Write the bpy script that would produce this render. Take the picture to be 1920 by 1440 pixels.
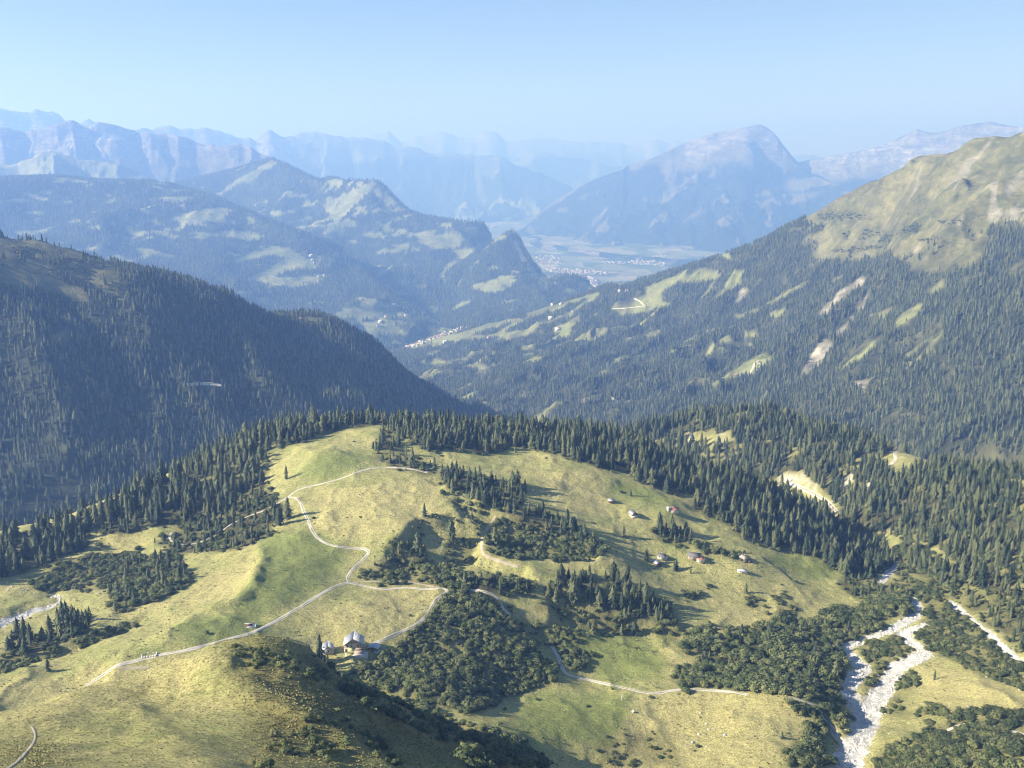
import bpy, bmesh, math, random
import numpy as np
from mathutils import Vector

for _o in list(bpy.data.objects):
    bpy.data.objects.remove(_o, do_unlink=True)
scene = bpy.context.scene
COL = scene.collection
rng = np.random.default_rng(7)
random.seed(7)

# ------------------------------------------------------------------ camera
F = 1900.0                      # focal length in pixels of a 1920-wide picture
PITCH = math.radians(12.75)     # camera looks down into the valley
CZ = 2000.0                     # camera altitude
cam_d = bpy.data.cameras.new('camera')
cam_d.sensor_width = 36.0
cam_d.lens = 36.0 * F / 1920.0
cam_d.clip_start = 1.0
cam_d.clip_end = 200000.0
cam = bpy.data.objects.new('camera', cam_d)
COL.objects.link(cam)
cam.location = (0, 0, CZ)
cam.rotation_euler = (math.radians(90) - PITCH, 0, 0)
scene.camera = cam

# ------------------------------------------------------------------ sky and sun
SUN_EL = math.radians(28.0)
SUN_AHEAD = math.radians(-12.0)   # sun stands to the left of the view
sun_dir = Vector((-math.cos(SUN_EL) * math.cos(SUN_AHEAD), math.cos(SUN_EL) * math.sin(SUN_AHEAD), math.sin(SUN_EL)))
world = bpy.data.worlds.new('World')
scene.world = world
world.use_nodes = True
wn = world.node_tree
wn.nodes.clear()
sky = wn.nodes.new('ShaderNodeTexSky')
sky.sky_type = 'NISHITA'
sky.sun_disc = False
sky.sun_elevation = SUN_EL
sky.sun_rotation = math.atan2(sun_dir.x, sun_dir.y)
sky.altitude = 1900.0
sky.air_density = 1.0
sky.dust_density = 0.8
sky.ozone_density = 1.15
bg = wn.nodes.new('ShaderNodeBackground')
bg.inputs['Strength'].default_value = 0.055
wo = wn.nodes.new('ShaderNodeOutputWorld')
wn.links.new(sky.outputs[0], bg.inputs[0])
wn.links.new(bg.outputs[0], wo.inputs[0])

sun_d = bpy.data.lights.new('sun', 'SUN')
sun_d.energy = 5.0
sun_d.angle = math.radians(0.5)
sun_d.color = (1.0, 0.955, 0.88)
sun = bpy.data.objects.new('sun', sun_d)
COL.objects.link(sun)
sun.rotation_euler = sun_dir.to_track_quat('Z', 'Y').to_euler()
sun.location = (-300, 100, CZ + 300)

scene.view_settings.view_transform = 'Standard'
scene.view_settings.look = 'None'
scene.view_settings.exposure = 1.3
scene.view_settings.gamma = 1.0
scene.view_settings.use_curve_mapping = False
HAZE_DENSITY = 1.05e-4
HAZE_COLOR = (0.245, 0.44, 1.0)
HAZE_ANISO = 0.15

cy = scene.cycles
cy.max_bounces = 4
cy.diffuse_bounces = 2
cy.glossy_bounces = 1
cy.transmission_bounces = 1
cy.volume_bounces = 1
cy.transparent_max_bounces = 4
cy.use_adaptive_sampling = True
cy.adaptive_threshold = 0.008
cy.use_denoising = True
try:
    cy.denoiser = 'OPENIMAGEDENOISE'
    cy.denoising_input_passes = 'RGB_ALBEDO_NORMAL'
except Exception:
    pass
cy.pixel_filter_type = 'BLACKMAN_HARRIS'
cy.filter_width = 1.05
cy.caustics_reflective = False
cy.caustics_refractive = False

# ------------------------------------------------------------------ helpers: photograph <-> place
cP, sP = math.cos(PITCH), math.sin(PITCH)
def ray(px, py):
    """Pixel of the photograph -> bearing (radians) and slope z/r of its line of sight."""
    px = np.asarray(px, float); py = np.asarray(py, float)
    dx = (px - 960.0) / F; dy = (720.0 - py) / F
    X = dx; Y = cP + dy * sP; Z = -sP + dy * cP
    h = np.hypot(X, Y)
    return np.arctan2(X, Y), Z / h
def project(x, y, z):
    z = z - CZ
    fwd = y * cP - z * sP
    up = y * sP + z * cP
    fwd = np.maximum(fwd, 1e-3)
    return 960.0 + F * x / fwd, 720.0 - F * up / fwd
def P3(px, py, d):
    th, e = ray(px, py)
    return d * math.sin(th), d * math.cos(th), CZ + e * d

# ------------------------------------------------------------------ helpers: noise
def _hash(ix, iy, seed):
    h = (ix.astype(np.int64) * 374761393 + iy.astype(np.int64) * 668265263 + seed * 974634777) & 0xFFFFFFFF
    h = ((h ^ (h >> 13)) * 1274126177) & 0xFFFFFFFF
    h = h ^ (h >> 16)
    return (h & 0xFFFFFF).astype(np.float64) / float(0xFFFFFF)
def vnoise(x, y, seed=0):
    ix = np.floor(x); iy = np.floor(y)
    fx = x - ix; fy = y - iy
    ux = fx * fx * fx * (fx * (fx * 6 - 15) + 10); uy = fy * fy * fy * (fy * (fy * 6 - 15) + 10)
    a = _hash(ix, iy, seed); b = _hash(ix + 1, iy, seed); c = _hash(ix, iy + 1, seed); d = _hash(ix + 1, iy + 1, seed)
    return (a + (b - a) * ux) * (1 - uy) + (c + (d - c) * ux) * uy
def fbm(x, y, oct=4, seed=0, gain=0.5, lac=2.03):
    s = 0.0; a = 1.0; t = 0.0
    for i in range(oct):
        s = s + a * (vnoise(x, y, seed + i * 17) * 2 - 1); t += a
        x, y = (x * 0.8 - y * 0.6) * lac + 3.7, (x * 0.6 + y * 0.8) * lac - 1.3
        a *= gain
    return s / t
def ridged(x, y, oct=4, seed=0, gain=0.5, lac=2.1):
    s = 0.0; a = 1.0; t = 0.0; w = 1.0
    for i in range(oct):
        n = 1 - np.abs(vnoise(x, y, seed + i * 31) * 2 - 1)
        n = n * n * w
        s = s + a * n; t += a
        w = np.clip(n * 1.6, 0, 1)
        x, y = (x * 0.8 - y * 0.6) * lac + 5.1, (x * 0.6 + y * 0.8) * lac + 2.2
        a *= gain
    return s / t
def sstep(a, b, x):
    t = np.clip((x - a) / (b - a), 0, 1)
    return t * t * (3 - 2 * t)

# ------------------------------------------------------------------ helpers: polygons traced on the photograph
def inpoly(px, py, poly):
    px = np.asarray(px); py = np.asarray(py)
    ins = np.zeros(px.shape, bool)
    n = len(poly)
    x0 = min(p[0] for p in poly); x1 = max(p[0] for p in poly); y0 = min(p[1] for p in poly); y1 = max(p[1] for p in poly)
    box = (px >= x0) & (px <= x1) & (py >= y0) & (py <= y1)
    if not box.any():
        return ins
    bx = px[box]; by = py[box]
    r = np.zeros(bx.shape, bool)
    for i in range(n):
        xa, ya = poly[i]; xb, yb = poly[(i + 1) % n]
        if ya == yb:
            continue
        c = ((ya > by) != (yb > by)) & (bx < (xb - xa) * (by - ya) / (yb - ya) + xa)
        r ^= c
    ins[box] = r
    return ins
def inany(px, py, polys):
    m = np.zeros(np.asarray(px).shape, bool)
    for p in polys:
        m |= inpoly(px, py, p)
    return m

# ------------------------------------------------------------------ helpers: meshes
def mesh_arrays(name, co, quads=None, tris=None):
    me = bpy.data.meshes.new(name)
    co = np.ascontiguousarray(co, dtype=np.float32)
    me.vertices.add(len(co)); me.vertices.foreach_set('co', co.ravel())
    loops = []; starts = []; off = 0
    if quads is not None and len(quads):
        loops.append(quads.ravel()); starts.append(np.arange(len(quads)) * 4 + off); off += len(quads) * 4
    if tris is not None and len(tris):
        loops.append(tris.ravel()); starts.append(np.arange(len(tris)) * 3 + off); off += len(tris) * 3
    if loops:
        lv = np.concatenate(loops).astype(np.int32); st = np.concatenate(starts).astype(np.int32)
        me.loops.add(len(lv)); me.loops.foreach_set('vertex_index', lv)
        me.polygons.add(len(st)); me.polygons.foreach_set('loop_start', st)
    me.update(calc_edges=True)
    return me
def smooth(me):
    me.polygons.foreach_set('use_smooth', np.ones(len(me.polygons), bool))
def fattr(me, name, vals):
    a = me.attributes.new(name, 'FLOAT', 'POINT')
    a.data.foreach_set('value', np.ascontiguousarray(vals, dtype=np.float32).ravel())
def put(name, me, mat=None, parent=None):
    if mat is not None and len(me.materials) == 0:
        me.materials.append(mat)
    o = bpy.data.objects.new(name, me)
    COL.objects.link(o)
    if parent is not None:
        o.parent = parent
    return o
def tag(o, label=None, cat=None, group=None, kind=None):
    if label: o['label'] = label
    if cat: o['category'] = cat
    if group: o['group'] = group
    if kind: o['kind'] = kind
    return o
def empty(name, loc, rz=0.0, s=1.0):
    o = bpy.data.objects.new(name, None)
    COL.objects.link(o)
    o.empty_display_size = 0.5
    o.location = loc; o.rotation_euler = (0, 0, rz); o.scale = (s, s, s) if not hasattr(s, '__len__') else s
    return o

class RBF:
    def __init__(self, pts, c=30.0, smooth_=0.0):
        p = np.array(pts, float)
        self.xy = p[:, :2]; self.c = c
        n = len(p)
        self.m = self.xy.mean(0); self.s = 1000.0
        q = (self.xy - self.m) / self.s
        self.q = q; cc = c / self.s; self.cc = cc
        d = np.sqrt(((q[:, None] - q[None]) ** 2).sum(-1) + cc * cc)
        A = np.zeros((n + 3, n + 3)); A[:n, :n] = -d + np.eye(n) * smooth_
        A[:n, n] = 1; A[:n, n + 1:] = q; A[n, :n] = 1; A[n + 1:, :n] = q.T
        b = np.zeros(n + 3); b[:n] = p[:, 2]
        self.w = np.linalg.solve(A, b)
    def __call__(self, x, y):
        shp = x.shape
        qx = (x.ravel() - self.m[0]) / self.s; qy = (y.ravel() - self.m[1]) / self.s
        out = np.empty(len(qx)); n = len(self.q); cs = 20000
        for i in range(0, len(qx), cs):
            a = qx[i:i + cs, None] - self.q[None, :, 0]; b = qy[i:i + cs, None] - self.q[None, :, 1]
            d = np.sqrt(a * a + b * b + self.cc ** 2)
            out[i:i + cs] = -(d @ self.w[:n]) + self.w[n] + qx[i:i + cs] * self.w[n + 1] + qy[i:i + cs] * self.w[n + 2]
        return out.reshape(shp)

def ctrl(lst):
    """Control points: (px, py, distance) seen in the photograph or ('z', px, distance, height below camera)."""
    out = []
    for p in lst:
        if p[0] == 'z':
            th, _ = ray(p[1], 720.0)
            out.append((p[2] * math.sin(th), p[2] * math.cos(th), CZ + p[3]))
        else:
            out.append(P3(*p))
    return out
def dens(line, step=12.0):
    """Densify a traced line (px, py, d)."""
    out = []
    for a, b in zip(line[:-1], line[1:]):
        n = max(1, int(abs(b[0] - a[0]) / step))
        for i in range(n):
            t = i / n
            out.append(tuple(a[k] + (b[k] - a[k]) * t for k in range(3)))
    out.append(tuple(line[-1]))
    return out
def behind(line, dd, dz):
    return [('z', p[0], p[2] + dd, float(ray(p[0], p[1])[1]) * p[2] + dz) for p in line]

class Land:
    """A height field over bearing x distance: a real sheet of terrain."""
    def __init__(self, th, r, zf):
        self.th = th; self.r = r
        T, R = np.meshgrid(th, r, indexing='ij')
        self.x = R * np.sin(T); self.y = R * np.cos(T)
        self.z = zf(self.x, self.y, T, R)
        self.slope_run = None
    def finish(self):
        e = (self.z - CZ) / self.r[None, :]
        self.e = e
        self.hor = np.maximum.accumulate(e, axis=1)
    def zat(self, x, y, arr=None):
        arr = self.z if arr is None else arr
        th = np.arctan2(x, y); r = np.hypot(x, y)
        i = np.clip((th - self.th[0]) / (self.th[1] - self.th[0]), 0, len(self.th) - 1.001)
        j = np.clip(np.interp(r, self.r, np.arange(len(self.r))), 0, len(self.r) - 1.001)
        i0 = i.astype(int); j0 = j.astype(int); fi = i - i0; fj = j - j0
        return (arr[i0, j0] * (1 - fi) * (1 - fj) + arr[i0 + 1, j0] * fi * (1 - fj) + arr[i0, j0 + 1] * (1 - fi) * fj + arr[i0 + 1, j0 + 1] * fi * fj)
    def hit(self, px, py, rmin=0.0):
        """First point of the ground along a line of sight."""
        th, e = ray(px, py); th = float(th); e = float(e)
        i = min(max((th - self.th[0]) / (self.th[1] - self.th[0]), 0), len(self.th) - 1.001); i0 = int(i); f = i - i0
        col = self.z[i0] * (1 - f) + self.z[i0 + 1] * f
        g = col - (CZ + e * self.r)
        ok = np.where((g[1:] >= 0) & (g[:-1] < 0) & (self.r[1:] > rmin))[0]
        if len(ok) == 0:
            k = int(np.argmin(np.abs(np.where(self.r > rmin, g, 1e9)))); r = self.r[k]
        else:
            k = ok[0]; t = -g[k] / (g[k + 1] - g[k]); r = self.r[k] + t * (self.r[k + 1] - self.r[k])
        x = r * math.sin(th); y = r * math.cos(th)
        return x, y, float(self.zat(np.array([x]), np.array([y]))[0])
    def shown(self, x, y, z, slack=0.0):
        """Is a point at height z in sight of the camera, as far as this land goes?"""
        r = np.hypot(x, y)
        h = self.zat(x, y - 0.0, self.hor)
        return (z - CZ) / r >= h - slack
    def build(self, name, mat, attrs=None):
        nt, nr = self.z.shape
        co = np.stack([self.x, self.y, self.z], -1).reshape(-1, 3)
        idx = np.arange(nt * nr).reshape(nt, nr)
        q = np.stack([idx[:-1, :-1], idx[1:, :-1], idx[1:, 1:], idx[:-1, 1:]], -1).reshape(-1, 4)
        me = mesh_arrays(name, co, quads=q)
        smooth(me)
        for k, v in (attrs or {}).items():
            fattr(me, k, v)
        return put(name, me, mat)
    def pix(self):
        return project(self.x, self.y, self.z)

def deg_range(a, b, n):
    return np.linspace(math.radians(a), math.radians(b), n)

# ------------------------------------------------------------------ helpers: materials
def new_mat(name):
    m = bpy.data.materials.new(name); m.use_nodes = True
    nt = m.node_tree
    b = nt.nodes['Principled BSDF']
    b.inputs['Roughness'].default_value = 0.9
    b.inputs['Specular IOR Level'].default_value = 0.15
    return m, nt, b
class NT:
    def __init__(self, nt): self.nt = nt; self.n = nt.nodes; self.l = nt.links
    def attr(self, name):
        a = self.n.new('ShaderNodeAttribute'); a.attribute_name = name; return a.outputs['Fac']
    def pos(self):
        return self.n.new('ShaderNodeNewGeometry').outputs['Position']
    def noise(self, scale, detail=4, rough=0.55, vec=None, dist=0.0):
        t = self.n.new('ShaderNodeTexNoise'); t.inputs['Scale'].default_value = scale; t.inputs['Detail'].default_value = detail
        t.inputs['Roughness'].default_value = rough; t.inputs['Distortion'].default_value = dist
        self.l.new(vec if vec is not None else self.pos(), t.inputs['Vector']); return t.outputs['Fac']
    def voro(self, scale, vec=None, out='Distance', feature='F1'):
        t = self.n.new('ShaderNodeTexVoronoi'); t.feature = feature; t.inputs['Scale'].default_value = scale
        self.l.new(vec if vec is not None else self.pos(), t.inputs['Vector']); return t.outputs[out]
    def mapv(self, vec, scale=(1, 1, 1), rot=(0, 0, 0)):
        t = self.n.new('ShaderNodeMapping'); t.inputs['Scale'].default_value = scale; t.inputs['Rotation'].default_value = rot
        self.l.new(vec, t.inputs['Vector']); return t.outputs[0]
    def ramp(self, fac, stops):
        t = self.n.new('ShaderNodeValToRGB'); cr = t.color_ramp
        while len(cr.elements) < len(stops): cr.elements.new(0.5)
        for e, (p, c) in zip(cr.elements, stops):
            e.position = p; e.color = (c[0], c[1], c[2], 1) if hasattr(c, '__len__') else (c, c, c, 1)
        self.l.new(fac, t.inputs[0]); return t.outputs[0]
    def mix(self, fac, a, b, mode='MIX'):
        t = self.n.new('ShaderNodeMix'); t.data_type = 'RGBA'; t.blend_type = mode
        for k, v in ((0, fac), (6, a), (7, b)):
            if isinstance(v, (int, float)): t.inputs[k].default_value = v if k == 0 else (v, v, v, 1)
            elif isinstance(v, tuple): t.inputs[k].default_value = (*v, 1)
            else: self.l.new(v, t.inputs[k])
        return t.outputs[2]
    def math(self, op, a, b=0.0, clamp=False):
        t = self.n.new('ShaderNodeMath'); t.operation = op; t.use_clamp = clamp
        for k, v in ((0, a), (1, b)):
            if isinstance(v, (int, float)): t.inputs[k].default_value = v
            else: self.l.new(v, t.inputs[k])
        return t.outputs[0]
    def bump(self, h, strength, dist, bsdf, prev=None):
        t = self.n.new('ShaderNodeBump'); t.inputs['Strength'].default_value = strength; t.inputs['Distance'].default_value = dist
        self.l.new(h, t.inputs['Height'])
        if prev is not None: self.l.new(prev, t.inputs['Normal'])
        self.l.new(t.outputs[0], bsdf.inputs['Normal']); return t.outputs[0]
def plain(name, col, rough=0.8, var=0.15, scale=0.6, metallic=0.0):
    m, nt, b = new_mat(name); t = NT(nt)
    b.inputs['Roughness'].default_value = rough; b.inputs['Metallic'].default_value = metallic
    n = t.noise(scale, 5, 0.6)
    c = t.ramp(n, [(0.25, tuple(x * (1 - var) for x in col)), (0.75, tuple(min(1, x * (1 + var)) for x in col))])
    nt.links.new(c, b.inputs['Base Color']); return m
# ------------------------------------------------------------------ ground materials
def alp_material():
    m, nt, b = new_mat('alpine_pasture'); t = NT(nt)
    pos = t.pos()
    flat = t.mapv(pos, (1, 1, 0.3))
    n_big = t.noise(0.018, 5, 0.6, flat, 0.6)
    n_mid = t.noise(0.09, 6, 0.65, flat, 0.8)
    n_fine = t.noise(0.9, 6, 0.7, flat)
    n_streak = t.noise(0.05, 6, 0.7, t.mapv(pos, (0.5, 1.7, 2.0), (0, 0, 0.5)), 1.2)
    green = t.ramp(n_fine, [(0.36, (0.145, 0.17, 0.052)), (0.5, (0.255, 0.275, 0.09)), (0.63, (0.36, 0.37, 0.13))])
    dry = t.ramp(n_fine, [(0.36, (0.25, 0.225, 0.085)), (0.5, (0.415, 0.37, 0.155)), (0.63, (0.55, 0.495, 0.22))])
    s = t.math('ADD', t.math('MULTIPLY', n_big, 0.9), t.math('MULTIPLY', n_mid, 0.75))
    s = t.math('ADD', s, t.math('MULTIPLY', n_streak, 0.75))
    s = t.math('ADD', s, t.math('MULTIPLY', t.attr('dry'), 0.55))
    s = t.math('SUBTRACT', s, t.math('MULTIPLY', t.attr('lush'), 0.6))
    f = t.ramp(t.math('MULTIPLY', s, 0.5), [(0.47, 0.0), (0.69, 1.0)])
    c = t.mix(f, green, dry)
    lush = t.ramp(n_fine, [(0.36, (0.10, 0.13, 0.034)), (0.63, (0.22, 0.25, 0.07))])
    c = t.mix(t.math('MULTIPLY', t.attr('lush'), t.ramp(n_mid, [(0.3, 0.35), (0.65, 0.85)])), c, lush)
    # small dark tufts and stretched dark streaks
    tuft = t.ramp(t.noise(0.35, 5, 0.75, flat, 0.5), [(0.55, 0.0), (0.62, 1.0)])
    c = t.mix(t.math('MULTIPLY', tuft, 0.5), c, (0.12, 0.115, 0.04))
    strk = t.ramp(t.noise(0.16, 6, 0.75, t.mapv(pos, (0.35, 1.5, 2.5), (0, 0, 0.35)), 0.8), [(0.55, 0.0), (0.64, 1.0)])
    c = t.mix(t.math('MULTIPLY', strk, 0.42), c, (0.14, 0.13, 0.045))
    heath = t.ramp(t.noise(0.5, 6, 0.75, flat), [(0.3, (0.07, 0.07, 0.024)), (0.55, (0.17, 0.145, 0.045)), (0.75, (0.33, 0.27, 0.09))])
    hm = t.math('MULTIPLY', t.attr('heath'), t.ramp(n_mid, [(0.3, 0.55), (0.6, 1.0)]))
    c = t.mix(hm, c, heath)
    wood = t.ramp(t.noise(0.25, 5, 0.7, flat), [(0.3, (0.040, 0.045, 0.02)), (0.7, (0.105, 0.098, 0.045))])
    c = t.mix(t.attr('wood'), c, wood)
    bare = t.ramp(t.noise(0.8, 6, 0.7, flat), [(0.3, (0.38, 0.35, 0.30)), (0.7, (0.70, 0.67, 0.61))])
    c = t.mix(t.attr('bare'), c, bare)
    # scattered pale stones
    st = t.voro(0.22, flat)
    st = t.ramp(st, [(0.055, 1.0), (0.085, 0.0)])
    sel = t.ramp(t.noise(0.03, 3, 0.5, flat), [(0.55, 0.0), (0.62, 1.0)])
    c = t.mix(t.math('MULTIPLY', st, t.math('MULTIPLY', sel, 0.8)), c, (0.5, 0.48, 0.42))
    nt.links.new(c, b.inputs['Base Color'])
    p = t.bump(t.noise(0.13, 7, 0.7, flat), 1.0, 2.4, b)
    p = t.bump(t.noise(1.1, 5, 0.75, flat), 0.9, 0.45, b, p)
    return m
def slope_material(name, grass_lo, grass_hi, wood_c, rock_lo, rock_hi, sc=1.0, bumpd=8.0, strata=0.0):
    m, nt, b = new_mat(name); t = NT(nt)
    pos = t.pos()
    n1 = t.noise(0.004 * sc, 6, 0.65, pos, 0.6)
    n2 = t.noise(0.03 * sc, 6, 0.7, pos)
    n3 = t.noise(0.012 * sc, 6, 0.75, t.mapv(pos, (1, 1, 2.5)), 1.0)
    mid = tuple((x + y) / 2 for x, y in zip(grass_lo, grass_hi))
    g = t.ramp(t.math('MULTIPLY', t.math('ADD', n1, t.math('ADD', n2, n3)), 0.333), [(0.42, grass_lo), (0.5, mid), (0.57, grass_hi)])
    r = t.ramp(t.math('MULTIPLY', t.math('ADD', n2, n3), 0.5), [(0.42, rock_lo), (0.5, tuple((x + y) / 2 * 0.9 for x, y in zip(rock_lo, rock_hi))), (0.59, rock_hi)])
    w = t.ramp(n2, [(0.3, tuple(x * 0.6 for x in wood_c)), (0.7, tuple(x * 1.5 for x in wood_c))])
    if strata > 0:
        band = t.noise(1.0, 6, 0.7, t.mapv(pos, (0.0011, 0.0011, 0.011), (0.10, 0.16, 0)), 0.4)
        r = t.mix(t.ramp(band, [(0.44, strata), (0.56, 0.0)]), r, tuple(x * 0.45 for x in rock_lo))
        g = t.mix(t.ramp(band, [(0.40, strata * 0.6), (0.5, 0.0)]), g, rock_lo)
    c = t.mix(t.attr('lea'), g, t.ramp(n2, [(0.3, (0.17, 0.20, 0.08)), (0.7, (0.29, 0.30, 0.13))]))
    c = t.mix(t.attr('rock'), c, r)
    c = t.mix(t.attr('wood'), c, w)
    nt.links.new(c, b.inputs['Base Color'])
    p = t.bump(n3, 0.9, bumpd * 1.8, b)
    p = t.bump(t.noise(0.07 * sc, 6, 0.75, pos), 0.9, bumpd * 0.5, b, p)
    return m
M_alp = alp_material()
GRASS_LO, GRASS_HI = (0.095, 0.102, 0.046), (0.225, 0.21, 0.105)
M_slope = slope_material('mountain_slope', GRASS_LO, GRASS_HI, (0.042, 0.048, 0.028), (0.24, 0.22, 0.18), (0.42, 0.39, 0.33), 1.0, 6.0)
M_far = slope_material('distant_slope', (0.155, 0.185, 0.08), (0.29, 0.29, 0.14), (0.034, 0.046, 0.028), (0.22, 0.21, 0.19), (0.42, 0.40, 0.38), 0.35, 22.0)
M_pale = slope_material('pale_limestone_cliff', (0.2, 0.2, 0.13), (0.3, 0.28, 0.2), (0.03, 0.042, 0.026), (0.28, 0.27, 0.26), (0.72, 0.70, 0.67), 0.3, 75.0, 0.22)
M_rock = slope_material('distant_rock', (0.15, 0.145, 0.09), (0.28, 0.25, 0.17), (0.03, 0.042, 0.026), (0.20, 0.19, 0.175), (0.56, 0.53, 0.48), 0.3, 80.0, 0.26)

def blur(a, k=2):
    for ax in (0, 1):
        s = a.copy()
        for d in range(1, k + 1):
            s += np.roll(a, d, ax) + np.roll(a, -d, ax)
        a = s / (2 * k + 1)
    return a

# ------------------------------------------------------------------ near alp: spur, pasture bench, stream valley
A_PTS = [
 # spur below the camera
 (-300,1440,240),(0,1440,250),(200,1440,255),(400,1440,262),(600,1440,286),(800,1440,332),(930,1440,362),
 ('z',-400,120,-92),('z',200,120,-92),('z',800,120,-98),('z',1400,120,-110),('z',2000,120,-118),('z',960,40,-34),('z',-400,40,-34),('z',2300,40,-34),
 ('z',400,200,-138),('z',800,200,-158),('z',1100,250,-205),('z',1100,380,-288),('z',1400,250,-230),('z',1800,250,-230),('z',1400,400,-310),('z',1800,400,-315),('z',2200,400,-310),
 (200,1380,330),(400,1330,350),(500,1300,365),(600,1340,350),(300,1300,385),(720,1380,358),(840,1410,388),
 # hidden dip behind the spur
 ('z',-200,500,-330),('z',0,500,-318),('z',200,500,-305),('z',400,500,-296),('z',520,500,-300),('z',600,505,-322),('z',700,510,-330),('z',800,510,-336),
 # bench near the hut
 (0,1320,605),(150,1280,620),(250,1240,625),(375,1213,630),(430,1190,640),(650,1095,735),(690,1035,790),(740,1060,770),(580,980,850),(560,935,900),
 (600,850,985),(700,795,1085),(720,870,965),(800,885,950),(640,812,1065),(800,950,865),(900,970,852),(950,960,865),(960,860,1010),(1100,880,1000),(1040,845,1045),
 (1200,960,935),(1140,940,950),(1250,955,950),(1300,1000,930),(1440,1000,980),(1370,960,1000),(1550,1050,960),(1310,1045,885),(1230,1050,865),(1400,1050,895),
 (1560,1110,900),(1400,1130,830),(1250,1100,820),(1000,1040,815),(1130,1040,825),(1050,1000,850),(850,1030,803),(760,1000,805),(890,1080,750),(1000,1100,755),(870,960,855),
 (835,1105,725),(760,1170,668),(700,1205,643),(660,1216,638),(600,1227,635),(540,1150,680),(480,1080,740),
 # alder slope under the hut and the hollow east of it
 (700,1270,607),(680,1240,624),(800,1330,565),(900,1390,530),(960,1400,528),(1000,1440,512),(1100,1400,560),(1000,1330,600),(960,1300,622),(1050,1270,648),
 (900,1240,642),(850,1180,674),(950,1180,690),(1000,1190,702),(760,1300,585),
 (1100,1440,540),(1300,1440,548),(1300,1350,612),(1450,1400,577),(1500,1300,652),(1230,1300,642),(1100,1275,656),(1200,1200,716),(1300,1250,690),(1400,1200,752),(1500,1200,768),
 (1540,1350,628),(1600,1440,592),(1610,1350,660),(1610,1280,715),(1590,1225,772),(1690,1270,738),(1730,1230,772),(1710,1150,862),(1690,1120,902),(1670,1060,1012),
 (1750,1320,682),(1850,1280,720),(1900,1350,662),(1700,1400,612),(1800,1440,582),(1920,1440,587),(2150,1440,580),(2150,1250,740),(1800,1140,890),(1880,1200,812),(1920,1230,782),
 (1900,1100,925),(1850,1000,1045),(1900,1000,1025),(1900,900,1165),(2100,900,1120),(2100,1050,950),
 (1700,850,1370),(1450,770,1600),(1300,780,1640),(1180,815,1600),(1500,900,1340),(1570,960,1205),(1620,980,1160),(1700,950,1185),(1800,950,1135),(1700,1030,1055),(1800,880,1260),(1600,815,1480),
 (1250,920,1010),(1400,950,1020),(1300,900,1060),(1250,860,1110),(1400,900,1105),(1500,950,1090),(1600,1040,1022),
 ('z',1600,1130,-447),('z',1480,1240,-468),('z',1350,1330,-486),('z',1150,1470,-520),
 # far edge of the bench
 (560,795,1130),(480,812,1130),(400,845,1110),(300,895,1065),(200,940,1025),(100,980,1003),(0,1005,992),(-150,1030,970),(-300,1050,950),(800,798,1130),(900,803,1140),(1000,805,1160),(1060,808,1180),(1150,822,1200),
 # left hollow with the stream
 (0,1050,932),(150,1080,862),(0,1160,792),(100,1125,822),(200,1060,892),(300,1100,782),(350,1010,902),(400,950,962),(500,900,982),(480,1000,852),(400,1100,757),(230,1160,722),(100,1190,716),(0,1230,692),
 (-300,1150,800),(-300,1250,690),(-300,1350,600),
]
_crest = [(-250,1420,380),(0,1334,400),(200,1277,410),(375,1218,420),(450,1202,425),(530,1204,430),(600,1237,430),(640,1270,430),(760,1325,430),(860,1365,430),(950,1405,430)]
A_PTS += dens(_crest, 60)
_edge = [(-300,1050,950),(-150,1030,970),(0,1005,992),(200,940,1025),(400,845,1110),(560,795,1130),(800,798,1130),(1000,805,1160),(1150,822,1200)]
A_PTS += [('z', p[0], p[2] + 260, float(ray(p[0], p[1])[1]) * p[2] - 150) for p in _edge]
A_PTS += [('z', p[0], p[2] + 700, -640) for p in _edge]
_edge2 = [(1180,815,1600),(1450,770,1600),(1600,815,1480),(1700,850,1370),(1900,900,1165),(2100,900,1120)]
A_PTS += [('z', p[0], p[2] + 260, float(ray(p[0], p[1])[1]) * p[2] - 120) for p in _edge2]
A_PTS += [('z', p[0], p[2] + 700, -680) for p in _edge2]

rbfA = RBF(ctrl(A_PTS), c=14.0)
def zA(x, y, T, R):
    z = rbfA(x, y)
    nearf = sstep(150, 400, R)
    z = z + fbm(x / 60, y / 60, 4, 3) * 3.2 * nearf + fbm(x / 14, y / 14, 3, 11) * 0.75
    # grazed steps and gullies
    z = z + (ridged(x / 90 + fbm(x / 40, y / 40, 2, 5) * 0.5, y / 90, 3, 23) - 0.4) * 3.4 * nearf
    z = z + (ridged(x / 26 + fbm(x / 30, y / 30, 2, 6) * 0.6, y / 40, 3, 27) - 0.4) * 1.3 * nearf
    return z
rA = np.concatenate([np.linspace(30, 215, 38), np.arange(220, 1260, 2.25), np.linspace(1265, 2000, 95)])
LA = Land(deg_range(-39, 39, 820), rA, zA)
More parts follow.
